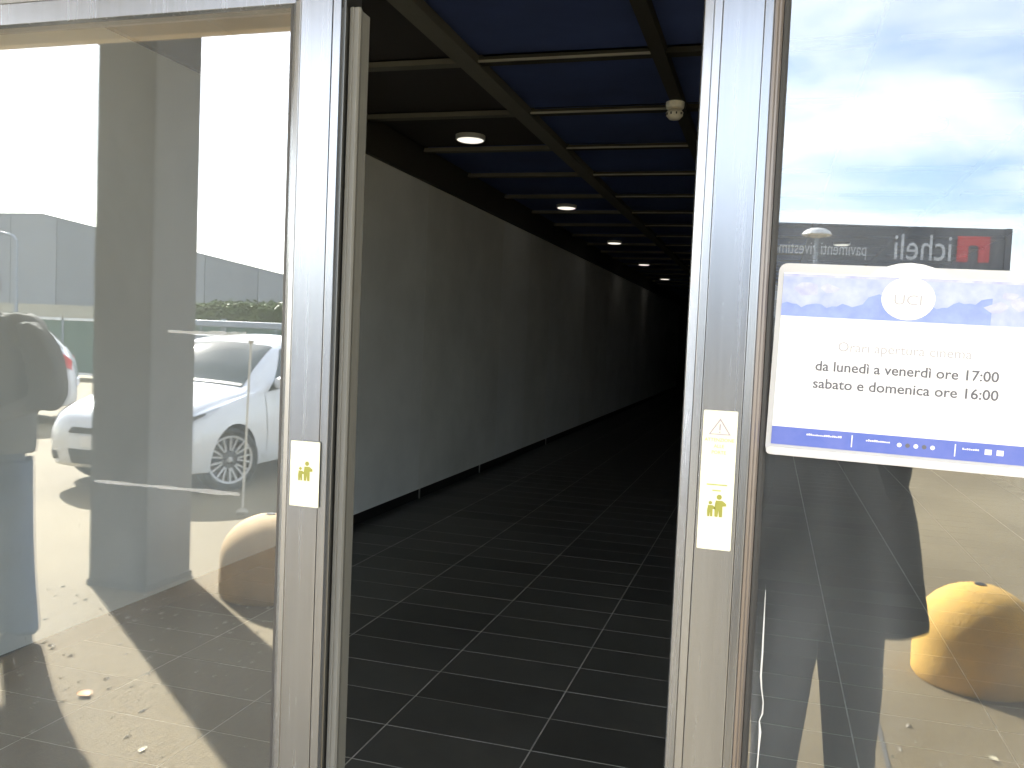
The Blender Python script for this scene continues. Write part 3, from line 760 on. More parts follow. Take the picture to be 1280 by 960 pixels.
        for xh in (2.12, 3.0):
            p_ = car_point(xh, 3.62); MB().box(xh - .1, xh + .1, (p_.y + .004) * s - .016, (p_.y + .004) * s + .016, p_.z - .014, p_.z + .014).build('door_handle', M['car_white'], t, bevel=.006)
        p_ = car_point(1.52, 4.15)
        mo = MB().lathe([(.02, -.075), (.07, -.06), (.085, -.01), (.08, .04), (.03, .065)], 18, (p_.x - .02, (p_.y + .105) * s, p_.z + .075), .85, 1.25).build('door_mirror', M['car_white'], t, smooth=True)
        MB().box(p_.x - .02, p_.x + .02, min((p_.y - .02) * s, (p_.y + .06) * s), max((p_.y - .02) * s, (p_.y + .06) * s), p_.z + .01, p_.z + .04).build('mirror_stalk', M['car_black'], mo)
        hl = car_patch([(.10, 3.75), (.56, 4.02), (.62, 4.42), (.13, 4.75)], .006, 12, 8, s).build('headlight', M['headlight'], t, smooth=True)
        car_patch([(.16, 3.95), (.40, 4.08), (.42, 4.32), (.18, 4.45)], .010, 6, 4, s).build('lamp_reflector', M['car_black'], hl, smooth=True)
        car_patch([(3.70, 3.6), (3.96, 3.6), (3.94, 4.9), (3.74, 5.2)], .008, 8, 8, s).build('tail_light', M['taillight'], t, smooth=True)
        car_patch([(.03, 1.9), (.22, 2.05), (.22, 2.45), (.03, 2.4)], .006, 6, 4, s).build('fog_lamp_recess', M['car_black'], t, smooth=True)
        for ax in AX:
            w = empty('wheel', (ax, .725 * s, .30), R(steer) if ax < 2 else 0); w.parent = t
            wb = MB(); prof = [(.205, -.085), (.27, -.10), (.298, -.085), (.305, -.05), (.305, .05), (.298, .085), (.27, .10), (.205, .085)]
            tb = MB().lathe(prof + prof[:1], 40, caps=False).build('tyre', M['tyre'], w, smooth=True); tb.rotation_euler = (R(-90 * s), 0, 0)
            rb = MB()
            K = 44
            rb.add([( .212*math.cos(2*math.pi*k/K), .212*math.sin(2*math.pi*k/K), .088) for k in range(K)] + [( .232*math.cos(2*math.pi*k/K), .232*math.sin(2*math.pi*k/K), .094) for k in range(K)] +
                   [( .212*math.cos(2*math.pi*k/K), .212*math.sin(2*math.pi*k/K), .02) for k in range(K)],
                   [(k, (k+1) % K, K+(k+1) % K, K+k) for k in range(K)] + [(2*K+k, 2*K+(k+1) % K, (k+1) % K, k) for k in range(K)])
            for k in range(9):                       # nine loop spokes
                a = 2 * math.pi * k / 9
                for da in (-.17, .17):
                    c0, c1 = a + da * .55, a + da
                    r0, r1, hw_ = .085, .214, .0085
                    n0 = Vector((-math.sin(c1), math.cos(c1), 0)) * hw_
                    p0 = Vector((math.cos(c0) * r0, math.sin(c0) * r0, .075)); p1 = Vector((math.cos(c1) * r1, math.sin(c1) * r1, .090))
                    dz = Vector((0, 0, .02))
                    rb.add([p0 - n0, p0 + n0, p1 + n0, p1 - n0, p0 - n0 - dz, p0 + n0 - dz, p1 + n0 - dz, p1 - n0 - dz],
                           [(0,1,2,3),(4,7,6,5),(0,4,5,1),(1,5,6,2),(2,6,7,3),(3,7,4,0)])
                c0 = a; n0 = Vector((-math.sin(a), math.cos(a), 0)) * .019
                p0 = Vector((math.cos(a) * .083, math.sin(a) * .083, .074)); d0 = Vector((math.cos(a), math.sin(a), 0)) * .014
                rb.add([p0 - n0, p0 + n0, p0 + n0 + d0, p0 - n0 + d0], [(0, 1, 2, 3)])
            ro = rb.build('rim', M['rim'], w); ro.rotation_euler = (R(-90 * s), 0, 0)
            hb = MB().lathe([(.02, .078), (.05, .076), (.078, .068), (.205, .03), (.205, .0)], 32).build('wheel_centre', M['rim_dark'], w, smooth=True); hb.rotation_euler = (R(-90 * s), 0, 0)
            hc = MB().lathe([(.012, .086), (.026, .082), (.028, .076)], 20).build('hub_cap', M['rim'], w, smooth=True); hc.rotation_euler = (R(-90 * s), 0, 0)
    for s in (1, -1):
        car_patch([(.012, 2.0), (.035, 2.9), (.035, 2.9), (.03, 2.0)], .004, 2, 2, s)
    MB().prism([(-.36, .60), (.36, .60), (.40, .545), (-.40, .545)], -.012, .03, 'x').build('upper_grille', M['car_black'], t)
    MB().prism([(-.40, .40), (.40, .40), (.36, .27), (-.36, .27)], -.010, .05, 'x').build('lower_grille', M['car_black'], t)
    MB().box(-.022, 0, -.26, .26, .425, .53).build('number_plate', M['paper'], t, bevel=.004)
    MB().box(4.0, 4.045, -.26, .26, .55, .66).build('number_plate', M['paper'], t, bevel=.004)
    disc_ = MB().lathe([(.04, 0), (.045, .01), (.02, .018)], 20, (0, 0, 0)).build('badge', M['rim'], t, smooth=True); disc_.location = (.005, 0, .645); disc_.rotation_euler = (0, R(-75), 0)
    return t
hx = Vector((.0, -1., 0))
def place_car(name, label, contact, xa, lx, ly, steer=0.):
    ya = Vector((-xa.y, xa.x, 0))
    o = contact - xa * lx - ya * ly
    return make_car(name, label, (o.x, o.y, -.012), math.atan2(xa.y, xa.x), steer)
wc = refl_ground(290, 611)
place_car('parked_car', 'white hatchback with many-spoked rims reflected behind the pillar', wc, hx, .78, .80, 27.)
rc = refl_ground(84, 527)
place_car('parked_car', 'white car at far left with red tail light showing beside the man', rc, Vector((.75, -.66, 0)).normalized(), 3.9, .5)

# ---- marker pole before the car
p = refl_ground(303, 641)
po = empty('marker_pole', (p.x, p.y, -.012)); tag(po, 'slim white marker pole standing before the white car', 'pole')
po.rotation_euler = (0, R(1.6), 0)
MB().tube([(0, 0, .05), (0, 0, 1.44)], .010, 10).build('shaft', M['rail_white'], po, smooth=True)
MB().lathe([(.05, 0), (.05, .03), (.018, .055)], 14).build('foot', M['wall_beige'], po, smooth=True)
MB().box(-.022, .022, -.016, .016, 1.44, 1.47).build('cap', M['rail_white'], po, bevel=.006)

# ---- left background: shed, wall, fence, hedge, rails, lamp
SY = 36.
def sx(px, py=400, Y=SY): return refl_at(px, py, Y).x
def sz(px, py, Y=SY): return refl_at(px, py, Y).z
shd = empty('industrial_shed', (sx(50), -SY, 0)); tag(shd, 'long grey clad industrial shed with sloping roof behind the fence', 'building')
ox = sx(50)
zap = sz(50, 268); xr = sx(430) - ox; zr_ = sz(430, 364); xl = -26.
slope = (zap - zr_) / xr
edge = [xl + k * 3.0 for k in range(int((xr - xl) / 3.0) + 1)] + [xr]
def topz(x): return zap if x < 0 else zap - slope * x
q = MB()
for k in range(len(edge) - 1):
    a, b = edge[k], edge[k + 1]
    pts = [(a + .02, -.1), (b - .02, -.1), (b - .02, topz(b))] + ([(0, zap)] if a < 0 < b else []) + [(a + .02, topz(a))]
    MB().prism(pts, -.12, 0, 'y').build('cladding_panel', M['shed'] if k % 3 else M['shed_dark'], shd)
hb_ = zr_ - .4
MB().box(xl, xr, -24, -.13, -.1, hb_).build('hall_body', M['shed'], shd)
MB().box(xl - .1, xr + .1, -24.1, -.13, hb_ + .004, hb_ + .12).build('roof', M['shed_roof'], shd)
MB().prism([(xl, zap + .002), (0, zap + .002), (xr, topz(xr) + .002), (xr, topz(xr) + .06), (0, zap + .06), (xl, zap + .06)], -.13, .01, 'y').build('coping', M['shed_dark'], shd)
BY = 22.5
bw = MB().box(-9, 7.4, -.12, .12, -.05, 2.02).build('boundary_wall', M['wall_beige'], loc=(sx(115, 400, BY) - 6.2, -BY, 0)); tag(bw, 'long beige boundary wall behind the green fence', 'wall')
FY = 18.4
fx = sx(118, 430, FY)
fn = empty('green_fence', (fx, -FY, 0)); tag(fn, 'green sheet fence with pale top rail across the car park', 'fence')
for k in range(9):
    MB().box(-12 + k * 2.2, -12 + k * 2.2 + 2.14, -.02, .02, .12, 1.52).build('fence_sheet', M['fence_green'], fn)
    MB().box(-12 + k * 2.2 - .06, -12 + k * 2.2, -.04, .04, -.05, 1.6).build('post', M['galv'], fn)
MB().box(-12, 7.8, -.04, .04, 1.53, 1.60).build('top_rail', M['rail_white'], fn)
MB().box(-12, 7.8, -.03, .03, .06, .115).build('bottom_rail', M['rail_white'], fn)
# hedge
HY = 24.5
hxx = sx(225, 400, HY); hx1 = sx(430, 400, HY)
hg = empty('trimmed_hedge', ((hxx + hx1) / 2, -HY, 0)); tag(hg, 'sunlit yellow green hedge above the reflected white car', 'hedge')
hl_ = (hx1 - hxx) / 2 + 1
ztop = sz(300, 383, HY)
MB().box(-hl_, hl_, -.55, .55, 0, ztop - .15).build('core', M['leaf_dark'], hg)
q = MB()
for k in range(9000):
    x = random.uniform(-hl_, hl_); fr = random.random()
    if fr < .45: c = Vector((x, random.uniform(-.6, .6), ztop + random.gauss(-.02, .07) + .10 * math.sin(x * 2.1) * math.sin(x * .7)))
    else: c = Vector((x, .58 + random.gauss(.02, .05), random.uniform(.05, ztop)))
    s = random.uniform(.05, .11); a = random.random() * 6.28; e = random.uniform(-1, 1)
    u = Vector((math.cos(a), math.sin(a) * .6, e * .6)).normalized() * s; v = u.cross(Vector((random.uniform(-1, 1), random.uniform(-1, 1), random.uniform(-1, 1)))).normalized() * s * .55
    q.add([c - u, c + v, c + u, c - v], [(0, 1, 2, 3)])
lo = q.build('foliage', M['leaf_green'], hg); lo['kind'] = 'stuff'
# guard rails in front of the hedge
GYD = 15.5
gx0 = sx(236, 420, GYD)
gr = empty('guard_rail', (gx0 + 2, -GYD, 0)); tag(gr, 'bluish steel guard rail below the hedge behind the white car', 'rail')
for zz in (1.28, 1.60): MB().box(-3.2, 6.5, -.03, .03, zz - .07, zz + .07).build('rail', M['galv'], gr, bevel=.02)
for k in range(6): MB().box(-3.1 + k * 1.9, -3.0 + k * 1.9, -.09, -.032, -.05, 1.72).build('post', M['galv'], gr)
MB().box(-3.2, 6.5, -.16, -.10, .0, 1.2).build('kick_sheet', M['shed_dark'], gr)
# lamp post at the far left
LY = 17.
def lamp_post(name, px, ytop, Y, arm, label, mushroom):
    p = refl_at(px, ytop, Y)
    t = empty(name, (p.x, -Y, -.012)); tag(t, label, 'street lamp', 'lamp posts of the car park')
    h = p.z
    MB().tube([(0, 0, 0), (0, 0, h * .5), (0, 0, h)], [.06, .05, .035], 12).build('pole', M['galv'], t, smooth=True)
    MB().lathe([(.14, 0), (.14, .04), (.09, .08)], 14).build('base_plate', M['galv'], t, smooth=True)
    if mushroom:
        MB().lathe([(.26, h + .03), (.29, h + .05), (.25, h + .12), (.15, h + .17), (.03, h + .19)], 28).build('lamp_cap', M['rail_white'], t, smooth=True)
        MB().lathe([(.05, h - .02), (.12, h + .0), (.23, h + .04)], 24).build('lamp_glass', M['headlight'], t, smooth=True)
    else:
        MB().tube([(0, 0, h - .02), (-.12, 0, h + .12), (-.5, 0, h + .2), (-1.5, 0, h + .22)], [.045, .04, .035, .03], 10).build('arm', M['galv'], t, smooth=True)
        MB().lathe([(.05, -.05), (.16, -.03), (.17, .02), (.06, .06)], 16, (-1.65, 0, h + .2), 1.8, 1).build('lamp_head', M['rail_white'], t, smooth=True)
    return t
lamp_post('street_lamp', 21, 300, 17., 1, 'slim lamp post with long arm before the grey shed at far left', False)
lamp_post('street_lamp', 1021, 296, 17.5, 0, 'mushroom headed lamp post before the charcoal shop sign', True)

# ---- right background: shop with dark sign fascia
A = refl_at(955, 271, 38.); B = refl_at(1257, 293, 40.)
d = Vector((B.x - A.x, B.y - A.y, 0)); Ls = d.length; d.normalize()
# local +x runs from the logo end (B) towards A, local -y faces the doors
sh = empty('tile_shop', (B.x, B.y, 0)); ang = math.atan2(-d.y, -d.x); sh.rotation_euler = (0, 0, ang)
tag(sh, 'charcoal shop building with white lettering and red logo on its fascia', 'building')
ztp = (A.z + B.z) / 2; zbt = ztp - 2.55
Lx2 = Ls + 16
MB().box(0, Lx2, .15, 20, 0, ztp - .15).build('hall_body', M['shop_wall'], sh)
nP = 9; wP = Lx2 / nP
for k in range(nP):
    MB().box(k * wP + .01, (k + 1) * wP - .01, .0, .148, zbt, ztp).build('fascia_panel', M['shop'], sh)
MB().box(-.25, -.002, -.05, 20, zbt + .1, ztp + .02).build('fascia_return', M['shop'], sh)
for k in range(8):
    f = MB().box(1 + k * 3.2, 3.7 + k * 3.2, .06, .149, .0, 3.0).build('shop_window', M['galv'], sh)
    MB().box(1.08 + k * 3.2, 2.33 + k * 3.2, .03, .059, .08, 2.92).build('pane', M['window'], f)
    MB().box(2.38 + k * 3.2, 3.62 + k * 3.2, .03, .059, .08, 2.92).build('pane', M['window'], f)
def shop_x(px):                                     # photo column -> distance along the fascia from the logo end
    best = None
    for k in range(2000):
        s = k * .02; w = B - d * s
        v = Vector((w.x, -w.y, ztp - 1)) - cam_loc
        col_px = 640 + F_PX * v.dot(rt) / v.dot(_f)
        if best is None or abs(col_px - px) < best[0]: best = (abs(col_px - px), s)
    return best[1]
xl0, xl1 = shop_x(1236), shop_x(1196)
zm0 = ztp - 1.42
hL = 1.08
lw_ = xl1 - xl0
lg = MB().prism([(xl0, zm0), (xl0 + lw_ * .34, zm0), (xl0 + lw_ * .34, zm0 + hL * .60), (xl0 + lw_ * .42, zm0 + hL * .66), (xl0 + lw_ * .58, zm0 + hL * .66), (xl0 + lw_ * .66, zm0 + hL * .60), (xl0 + lw_ * .66, zm0), (xl1, zm0), (xl1, zm0 + hL), (xl0, zm0 + hL)], -.06, -.002, 'y').build('logo', M['sign_red'], sh)
SR = (R(90), 0, 0)
w0, w1 = shop_x(1191), shop_x(1120)
tx = text_mesh('sign_lettering', 'icheli', 1.58, M['sign_white'], sh, (w0, -.01, zm0 + .02), SR, 'LEFT', .02)
wid = max(v.co.x for v in tx.data.vertices) - min(v.co.x for v in tx.data.vertices); tx.scale.x = (w1 - w0) / wid
w0, w1 = shop_x(1084), shop_x(952)
tx = text_mesh('sign_lettering', 'pavimenti rivestimenti', .78, M['sign_white'], sh, (w0, -.01, zm0 + .12), SR, 'LEFT', .02)
wid = max(v.co.x for v in tx.data.vertices) - min(v.co.x for v in tx.data.vertices); tx.scale.x = (w1 - w0) / wid
tx = text_mesh('sign_lettering', 'DAL 1952', .30, M['sign_white'], sh, (xl0 - .12, -.01, zm0), (R(90), R(-90), 0), 'LEFT', .01) if False else None

# ---- litter on the ground
def leaf(px, py, s, label, mat, rz):
    p = refl_ground(px, py); q = MB(); vs = []
    n = 8
    for i in range(n + 1):
        t = i / n; w = math.sin(math.pi * (t ** .8)) * .34
        for sgn in (-1, 0, 1): vs.append(((t - .5) * s, sgn * w * s, s * (.10 + .22 * abs(sgn) * w + .25 * (t - .5) ** 2)))
    q.add(vs, [(i * 3 + j, (i + 1) * 3 + j, (i + 1) * 3 + j + 1, i * 3 + j + 1) for i in range(n) for j in range(2)])
    t = empty('fallen_leaf', (p.x, p.y, -.012), rz); tag(t, label, 'leaf', 'dry leaves on the asphalt')
    q.build('blade', mat, t, smooth=True)
    MB().tube([(-.5 * s, 0, s * .15), (-.75 * s, .02 * s, .02 * s)], .03 * s, 5).build('stalk', mat, t)
leaf(107, 866, .075, 'curled orange dry leaf on the strip between the two shadows', M['leaf_orange'], .3)
leaf(1242, 946, .045, 'pale curled leaf below the ochre bollard', M['leaf_pale'], .8)
leaf(1176, 851, .05, 'small tan leaf at the foot of the ochre bollard', M['leaf_orange'], -.3)
leaf(178, 934, .035, 'pale crumpled leaf near the bottom between the two shadows', M['leaf_pale'], 1.2)
q = MB()
for k in range(520):
    if k < 400: x, y = random.gauss(-3.0, .8), random.uniform(-3.3, -1.3)
    else: x, y = random.uniform(-.2, 1.9), random.uniform(-3.6, -1.4)
    s = random.choice([.003, .004, .005, .006, .009, .012]) * random.uniform(.7, 1.3); a = random.random() * 6.3
    vs = [(x + s * 1.3 * math.cos(a + t), y + s * math.sin(a + t), -.012) for t in (0, 1.9, 4.1)] + [(x + random.uniform(-.3, .3) * s, y + random.uniform(-.3, .3) * s, -.012 + s * .9)]
    q.add(vs, [(0, 1, 3), (1, 2, 3), (2, 0, 3), (0, 2, 1)])
go = q.build('grit', M['stone_bits']); go['kind'] = 'stuff'; go['label'] = 'pale grit and crumbs scattered on the asphalt'; go['category'] = 'grit'
ja, jb = refl_ground(1087, 862), refl_ground(1118, 985)
dj = (jb - ja).normalized(); ja = ja - dj * 3.2; jb = jb + dj * .9; nj = Vector((-dj.y, dj.x, 0)) * .008
jo = MB().add([ja - nj, ja + nj, jb + nj, jb - nj], [(0, 1, 2, 3)]).build('ground_line', M['dark_grey'], loc=(0, 0, -.008)); struct(jo, 'dark line on the asphalt beside the legs')  # thin dark strip laid on the asphalt

# ================================================================== PEOPLE
def skin_mesh(name, pts, edges, root, levels=2):
    # pts: key -> (co, rx, ry)
    keys = list(pts); idx = {k: i for i, k in enumerate(keys)}
    me = bpy.data.meshes.new(name); me.from_pydata([pts[k][0] for k in keys], [(idx[a], idx[b]) for a, b in edges], [])
    o = bpy.data.objects.new(name, me); col.objects.link(o)
    md = o.modifiers.new('skin', 'SKIN'); md.use_smooth_shade = True; md.branch_smoothing = .6
    for k in keys:
        sv = me.skin_vertices[0].data[idx[k]]; sv.radius = (pts[k][1], pts[k][2]); sv.use_root = (k == root)
    sd = o.modifiers.new('sub', 'SUBSURF'); sd.levels = levels; sd.render_levels = levels
    dg = bpy.context.evaluated_depsgraph_get(); dg.update()
    out = bpy.data.meshes.new_from_object(o.evaluated_get(dg))
    bpy.data.objects.remove(o)
    return out
def hand_chain(wrist, dirv, palm_n, side, curl):
    # a palm and five fingers as joined skinned chains, returned as points and edges
    dv = Vector(dirv).normalized(); pn = Vector(palm_n).normalized(); lat = dv.cross(pn).normalized() * side
    P = {}; E_ = []
    w = Vector(wrist); P['w'] = (tuple(w), .028, .022); P['p'] = (tuple(w + dv * .045), .036, .018); E_.append(('w', 'p'))
    for n_, off, ln, r in (('i', .030, .070, .0095), ('m', .010, .078, .0098), ('r', -.010, .072, .0092), ('l', -.028, .056, .0082)):
        b = w + dv * .085 + lat * off
        P[n_ + '0'] = (tuple(b), r * 1.1, r * 1.1); E_.append(('p', n_ + '0'))
        d1 = (dv * math.cos(curl) + pn * math.sin(curl)); d2 = (dv * math.cos(curl * 2) + pn * math.sin(curl * 2))
        c = b + d1 * ln * .5; e = c + d2 * ln * .5
        P[n_ + '1'] = (tuple(c), r, r); P[n_ + '2'] = (tuple(e), r * .8, r * .8); E_ += [(n_ + '0', n_ + '1'), (n_ + '1', n_ + '2')]
    t0 = w + dv * .03 + lat * .034; t1 = t0 + (dv * .6 + lat * .6 + pn * .4).normalized() * .034; t2 = t1 + (dv * .8 + pn * .6).normalized() * .03
    P['t0'] = (tuple(t0), .012, .012); P['t1'] = (tuple(t1), .0105, .0105); P['t2'] = (tuple(t2), .009, .009); E_ += [('p', 't0'), ('t0', 't1'), ('t1', 't2')]
    return P, E_
def head_mesh(c, s, yaw, tilt=0):
    # skull, jaw, nose and ears, facing +y before the turn
    bm = bmesh.new(); bmesh.ops.create_uvsphere(bm, u_segments=28, v_segments=20, radius=1)
    for v in bm.verts:
        x, y, z = v.co
        w = 1 - .22 * max(0, -z) ** 1.5
        v.co.x = x * .074 * w; v.co.y = y * .094 * (1 - .10 * max(0, -z)) + (.012 if z < 0 else 0) * -z; v.co.z = z * .118
        if y > .75 and abs(x) < .22 and -.35 < z < .12: v.co.y += .020 * (1 - abs(x) / .22) * (1 - abs(z + .2) / .35 if abs(z + .2) < .35 else 0)
        if y > .7 and .18 > z > .02 and .2 < abs(x) < .55: v.co.y -= .007
        if y > .7 and -.62 < z < -.48 and abs(x) < .35: v.co.y += .005
    for sg in (-1, 1):
        r = bmesh.ops.create_uvsphere(bm, u_segments=10, v_segments=8, radius=1)
        for v in r['verts']: v.co = Vector((v.co.x * .008 + sg * .076, v.co.y * .018 - .006, v.co.z * .03))
    mt = Matrix.Translation(c) @ Matrix.Rotation(yaw, 4, 'Z') @ Matrix.Rotation(tilt, 4, 'X') @ Matrix.Scale(s, 4)
    bmesh.ops.transform(bm, matrix=mt, verts=bm.verts)
    me = bpy.data.meshes.new('head'); bm.to_mesh(me); bm.free(); return me
def merge(meshes):
    bm = bmesh.new()
    for x in meshes: bm.from_mesh(x)
    me = bpy.data.meshes.new('body'); bm.to_mesh(me); bm.free(); return me
def hair_mesh(c, s, yaw, tilt=0):
    bm = bmesh.new(); bmesh.ops.create_uvsphere(bm, u_segments=28, v_segments=20, radius=1)
    dead = []
    for v in bm.verts:
        x, y, z = v.co
        if z < -.35 or (y > .45 and z < .45) or (abs(x) > .5 and y > .1 and z < .1): dead.append(v)
        k = 1 + .02 * math.sin(19 * x) * math.sin(17 * y + 5 * z)
        v.co = Vector((x * .081 * k, y * .101 * k - .004, z * .125 * k + .002))
    bmesh.ops.delete(bm, geom=dead, context='VERTS')
    mt = Matrix.Translation(c) @ Matrix.Rotation(yaw, 4, 'Z') @ Matrix.Rotation(tilt, 4, 'X') @ Matrix.Scale(s, 4)
    bmesh.ops.transform(bm, matrix=mt, verts=bm.verts)
    me = bpy.data.meshes.new('hair'); me.materials.append(M['hair']); bm.to_mesh(me); bm.free(); return me
def loft(rings, name, mat, parent, n=36, thick=.012, fold=.012, seed=0):
    # rings: (cx, cy, z, rx, ry); an open garment tube with folds and thickness
    q = MB(); vs = []
    rr = random.Random(seed); ph = [rr.random() * 6.3 for _ in range(6)]
    for cx, cy, z, rx, ry in rings:
        for k in range(n):
            a = 2 * math.pi * k / n
            f = 1 + fold / max(rx, .05) * (math.sin(a * 5 + z * 7 + ph[0]) * .5 + math.sin(a * 9 - z * 11 + ph[1]) * .35)
            vs.append((cx + rx * f * math.cos(a), cy + ry * f * math.sin(a), z + .004 * math.sin(a * 4 + ph[2])))
    q.add(vs, [(i * n + k, i * n + (k + 1) % n, (i + 1) * n + (k + 1) % n, (i + 1) * n + k) for i in range(len(rings) - 1) for k in range(n)])
    o = q.build(name, mat, parent, smooth=True)
    sd = o.modifiers.new('solid', 'SOLIDIFY'); sd.thickness = thick; sd.offset = 0
    ss = o.modifiers.new('sub', 'SUBSURF'); ss.levels = 1; ss.render_levels = 1
    return o
def person(label, loc, rz, H, spec):
    k = H / 1.70
    t = empty('person', loc, rz); tag(t, label, 'person')
    P = {n: (tuple(Vector(c) * k), rx * k, ry * k) for n, (c, rx, ry) in spec['pts'].items()}
    body = skin_mesh('body', P, spec['edges'], 'pelvis')
    hc = Vector(spec['head']) * k
    parts = [body, head_mesh(hc, k, spec.get('look', 0), spec.get('tilt', 0))]
    for w, dv, pn, sd, cu in spec['hands']:
        hp, he = hand_chain(Vector(w) * k, dv, pn, sd, cu); parts.append(skin_mesh('hand', hp, he, 'p'))
    me = merge(parts)
    for mt in (M['skin'], spec['top'], spec['legs']): me.materials.append(mt)
    nb = len(body.polygons)
    for i, p_ in enumerate(me.polygons):
        p_.use_smooth = True; c = p_.center
        if i >= nb: p_.material_index = 0
        else: p_.material_index = 2 if c.z < .95 * k and abs(c.x) < .24 * k else (0 if c.z > 1.445 * k and abs(c.x - hc.x) < .075 * k and (c - hc).length < .17 * k else 1)
    bo = bpy.data.objects.new('body', me); col.objects.link(bo); bo.parent = t
    ho = bpy.data.objects.new('hair', hair_mesh(hc, k, spec.get('look', 0), spec.get('tilt', 0))); col.objects.link(ho); ho.parent = t
    soften(ho.data, 80)
    sd = ho.modifiers.new('solid', 'SOLIDIFY'); sd.thickness = .01
    yawm = Matrix.Translation(hc) @ Matrix.Rotation(spec.get('look', 0), 4, 'Z')
    for sg in (-1, 1):
        e = MB().lathe([(.003, -.011), (.010, -.006), (.012, 0), (.010, .006), (.003, .011)], 12).build('eye', M['eye'], t, smooth=True); e.location = yawm @ Vector((sg * .031 * k, .083 * k, .008 * k))
    for sg, n in ((-1, 'L'), (1, 'R')):
        a = Vector(spec['pts']['ankle' + n][0]) * k
        q = MB(); prof = []
        vs = []
        nn = 16
        for z, s in ((0, 1.), (.02, 1.03), (.055, .92), (.095, .5)):
            for j in range(nn):
                an = 2 * math.pi * j / nn
                yy = math.sin(an); vs.append((a.x + .047 * k * s * math.cos(an) * (1 - .15 * yy), a.y + .055 * k + .135 * k * yy * (s if yy > 0 else 1) - (.05 * k if s < .6 and yy > 0 else 0), z * k))
        q.add(vs, [(i * nn + j, i * nn + (j + 1) % nn, (i + 1) * nn + (j + 1) % nn, (i + 1) * nn + j) for i in range(3) for j in range(nn)] + [tuple(range(nn - 1, -1, -1)), tuple(3 * nn + j for j in range(nn))])
        q.build('shoe', M['shoe'], t, smooth=True)
    for nm, rings, mt, th, fo, sd_ in spec['clothes']:
        loft([(a * k, b * k, c * k, d * k, e * k) for a, b, c, d, e in rings], nm, mt, t, thick=th, fold=fo, seed=sd_)
    return t
def base_pts(legL, legR, armL, armR, lean=0, lg=1.):
    pts = {'pelvis': ((0, 0, .93), .145, .105), 'waist': ((0, 0 + lean * .3, 1.06), .135, .10), 'chest': ((0, lean * .7, 1.24), .155, .115), 'upper': ((0, lean, 1.36), .13, .095),
           'neck': ((0, lean + .01, 1.45), .055, .055), 'nape': ((0, lean + .02, 1.52), .05, .055)}
    ed = [('pelvis', 'waist'), ('waist', 'chest'), ('chest', 'upper'), ('upper', 'neck'), ('neck', 'nape')]
    for s, (hip, knee, ank) in (('L', legL), ('R', legR)):
        pts['hip' + s] = (hip, .092 * lg, .098); pts['thigh' + s] = (tuple((Vector(hip) + Vector(knee)) / 2), .078 * lg, .082); pts['knee' + s] = (knee, .060 * lg, .064)
        pts['calf' + s] = (tuple(Vector(knee) * .68 + Vector(ank) * .32), .058 * lg, .062); pts['ankle' + s] = (ank, .050 * lg, .052)
        ed += [('pelvis', 'hip' + s), ('hip' + s, 'thigh' + s), ('thigh' + s, 'knee' + s), ('knee' + s, 'calf' + s), ('calf' + s, 'ankle' + s)]
    for s, (sh_, el, wr) in (('L', armL), ('R', armR)):
        pts['sho' + s] = (sh_, .062, .062); pts['elb' + s] = (el, .048, .048); pts['wri' + s] = (wr, .032, .030)
        ed += [('upper', 'sho' + s), ('sho' + s, 'elb' + s), ('elb' + s, 'wri' + s)]
    return pts, ed
# photographer, facing the doors (+y), camera raised to the eyes
ph = at_y(1016, 900, 1.33)
PHX, PHY = ph.x, -1.33
aL = ((-.17, .0, 1.38), (-.20, .10, 1.17), (-.17, .135, 1.475)); aR = ((.17, .0, 1.38), (.115, .11, 1.19), (.0, .14, 1.475))
pts, ed = base_pts(((-.085, 0, .84), (-.095, .02, .47), (-.115, -.02, .085)), ((.085, 0, .84), (.095, .02, .47), (.115, -.02, .085)), aL, aR, -.02, .8)
person('photographer in black jacket and trousers reflected in the right pane', (PHX, PHY, -.012), 0, 1.68, dict(
    pts=pts, edges=ed, head=(-.075, -.01, 1.575), look=.0, top=M['jacket_black'], legs=M['trousers_black'],
    hands=[((-.17, .135, 1.475), (.25, .25, 1), (.9, .3, -.1), -1, .45), ((.0, .14, 1.475), (-.25, .25, 1), (-.9, .3, -.1), 1, .45)],
    clothes=[('jacket', [(.035, 0, .885, .225, .15), (.033, 0, .90, .225, .148), (.028, 0, .98, .218, .142), (.022, 0, 1.10, .21, .137), (.01, -.01, 1.22, .20, .138), (0, -.015, 1.33, .165, .125), (0, -.01, 1.40, .10, .09), (0, 0, 1.44, .075, .075)], M['jacket_black'], .014, .010, 3),
             ('trouser_leg', [(-.115, -.02, .06, .050, .06), (-.108, .0, .25, .050, .06), (-.098, .02, .47, .055, .068), (-.09, .01, .66, .066, .084), (-.083, 0, .80, .082, .10), (-.075, 0, .91, .088, .115)], M['trousers_black'], .008, .006, 5),
             ('trouser_leg', [(.115, -.02, .06, .050, .06), (.108, .0, .25, .050, .06), (.098, .02, .47, .055, .068), (.09, .01, .66, .066, .084), (.083, 0, .80, .082, .10), (.075, 0, .91, .088, .115)], M['trousers_black'], .008, .006, 6)]))
cm = empty('compact_camera', (0, -CAM_D - .052, CAM_H)); tag(cm, 'small black compact camera held up by the photographer', 'camera')
MB().box(-.05, .05, -.012, .012, -.03, .03).build('camera_body', M['black'], cm, bevel=.006)
lb = MB().lathe([(.024, 0), (.024, .012), (.020, .013), (.020, .024), (.012, .024)], 24).build('lens_barrel', M['alu_dark'], cm, smooth=True); lb.location = (0, .012, 0); lb.rotation_euler = (R(-90), 0, 0)
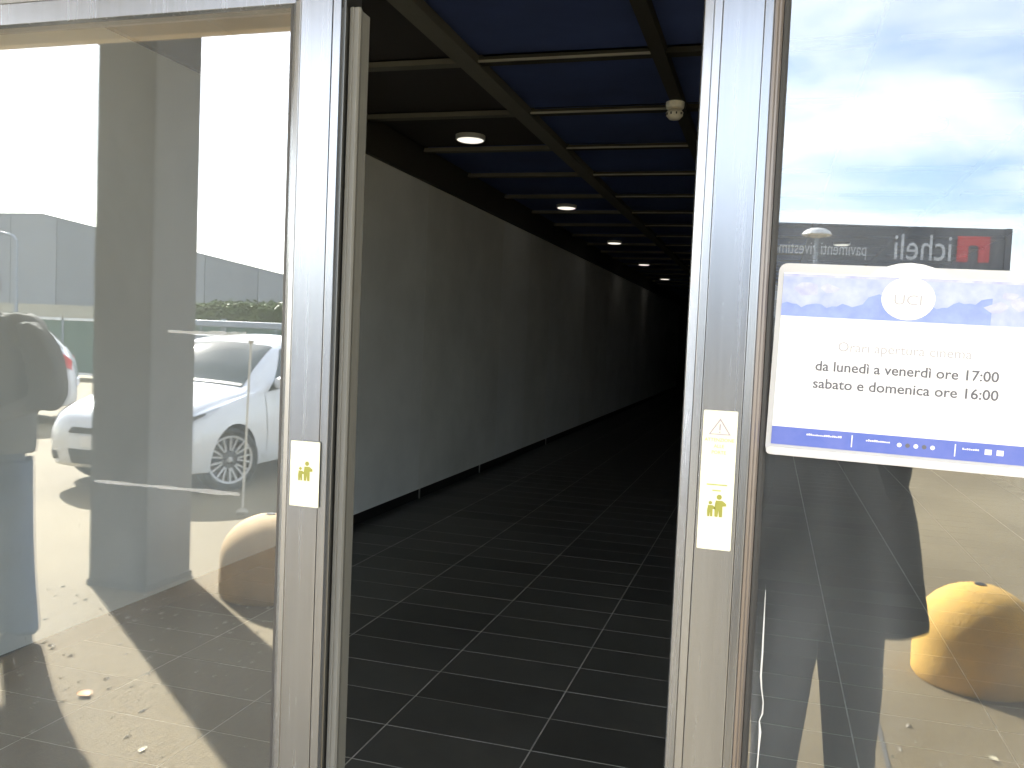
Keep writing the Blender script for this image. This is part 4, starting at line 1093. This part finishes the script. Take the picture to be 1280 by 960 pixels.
# man at the far left, seen three quarters, hand in front of his jacket
mp_ = refl_ground(-18, 800)
aL = ((-.18, .0, 1.38), (-.27, .0, 1.12), (-.12, .20, 1.06)); aR = ((.18, .0, 1.38), (.29, -.01, 1.12), (.16, .21, 1.03))
pts, ed = base_pts(((-.09, 0, .84), (-.12, .03, .47), (-.13, 0, .085)), ((.09, 0, .84), (.13, .03, .47), (.15, -.01, .085)), aL, aR, 0)
person('man in grey hooded jacket and blue jeans standing at the far left', (mp_.x, mp_.y, -.012), R(-14), 1.84, dict(
    pts=pts, edges=ed, head=(-.05, .03, 1.60), look=.5, top=M['jacket_grey'], legs=M['jeans'],
    hands=[((-.12, .20, 1.06), (.8, .5, .1), (0, -.6, -.8), 1, .5), ((.16, .21, 1.03), (-.8, .5, .05), (0, -.6, -.8), -1, .5)],
    clothes=[('jacket', [(0, 0, .86, .185, .155), (0, 0, .90, .19, .158), (0, 0, 1.04, .19, .152), (0, 0, 1.2, .192, .15), (0, 0, 1.33, .185, .14), (0, 0, 1.405, .12, .105), (0, 0, 1.46, .085, .085)], M['jacket_grey'], .016, .012, 11),
             ('hood', [(.10, -.06, 1.36, .10, .09), (.10, -.07, 1.40, .115, .10), (.09, -.07, 1.44, .10, .095), (.08, -.06, 1.475, .05, .05)], M['jacket_grey'], .02, .012, 12),
             ('sleeve', [(.165, 0, 1.435, .02, .03), (.19, 0, 1.42, .05, .055), (.235, 0, 1.33, .076, .08), (.262, -.005, 1.22, .073, .078), (.285, .0, 1.12, .07, .08), (.27, .06, 1.06, .06, .085)], M['jacket_grey'], .012, .010, 13),
             ('trouser_leg', [(-.13, 0, .05, .078, .085), (-.128, .01, .25, .078, .084), (-.12, .03, .47, .082, .088), (-.10, .015, .68, .094, .10), (-.088, 0, .84, .10, .108)], M['jeans'], .008, .008, 14),
             ('trouser_leg', [(.15, -.01, .05, .078, .085), (.145, .01, .25, .078, .084), (.13, .03, .47, .082, .088), (.105, .015, .68, .094, .10), (.088, 0, .84, .10, .108)], M['jeans'], .008, .008, 15)]))
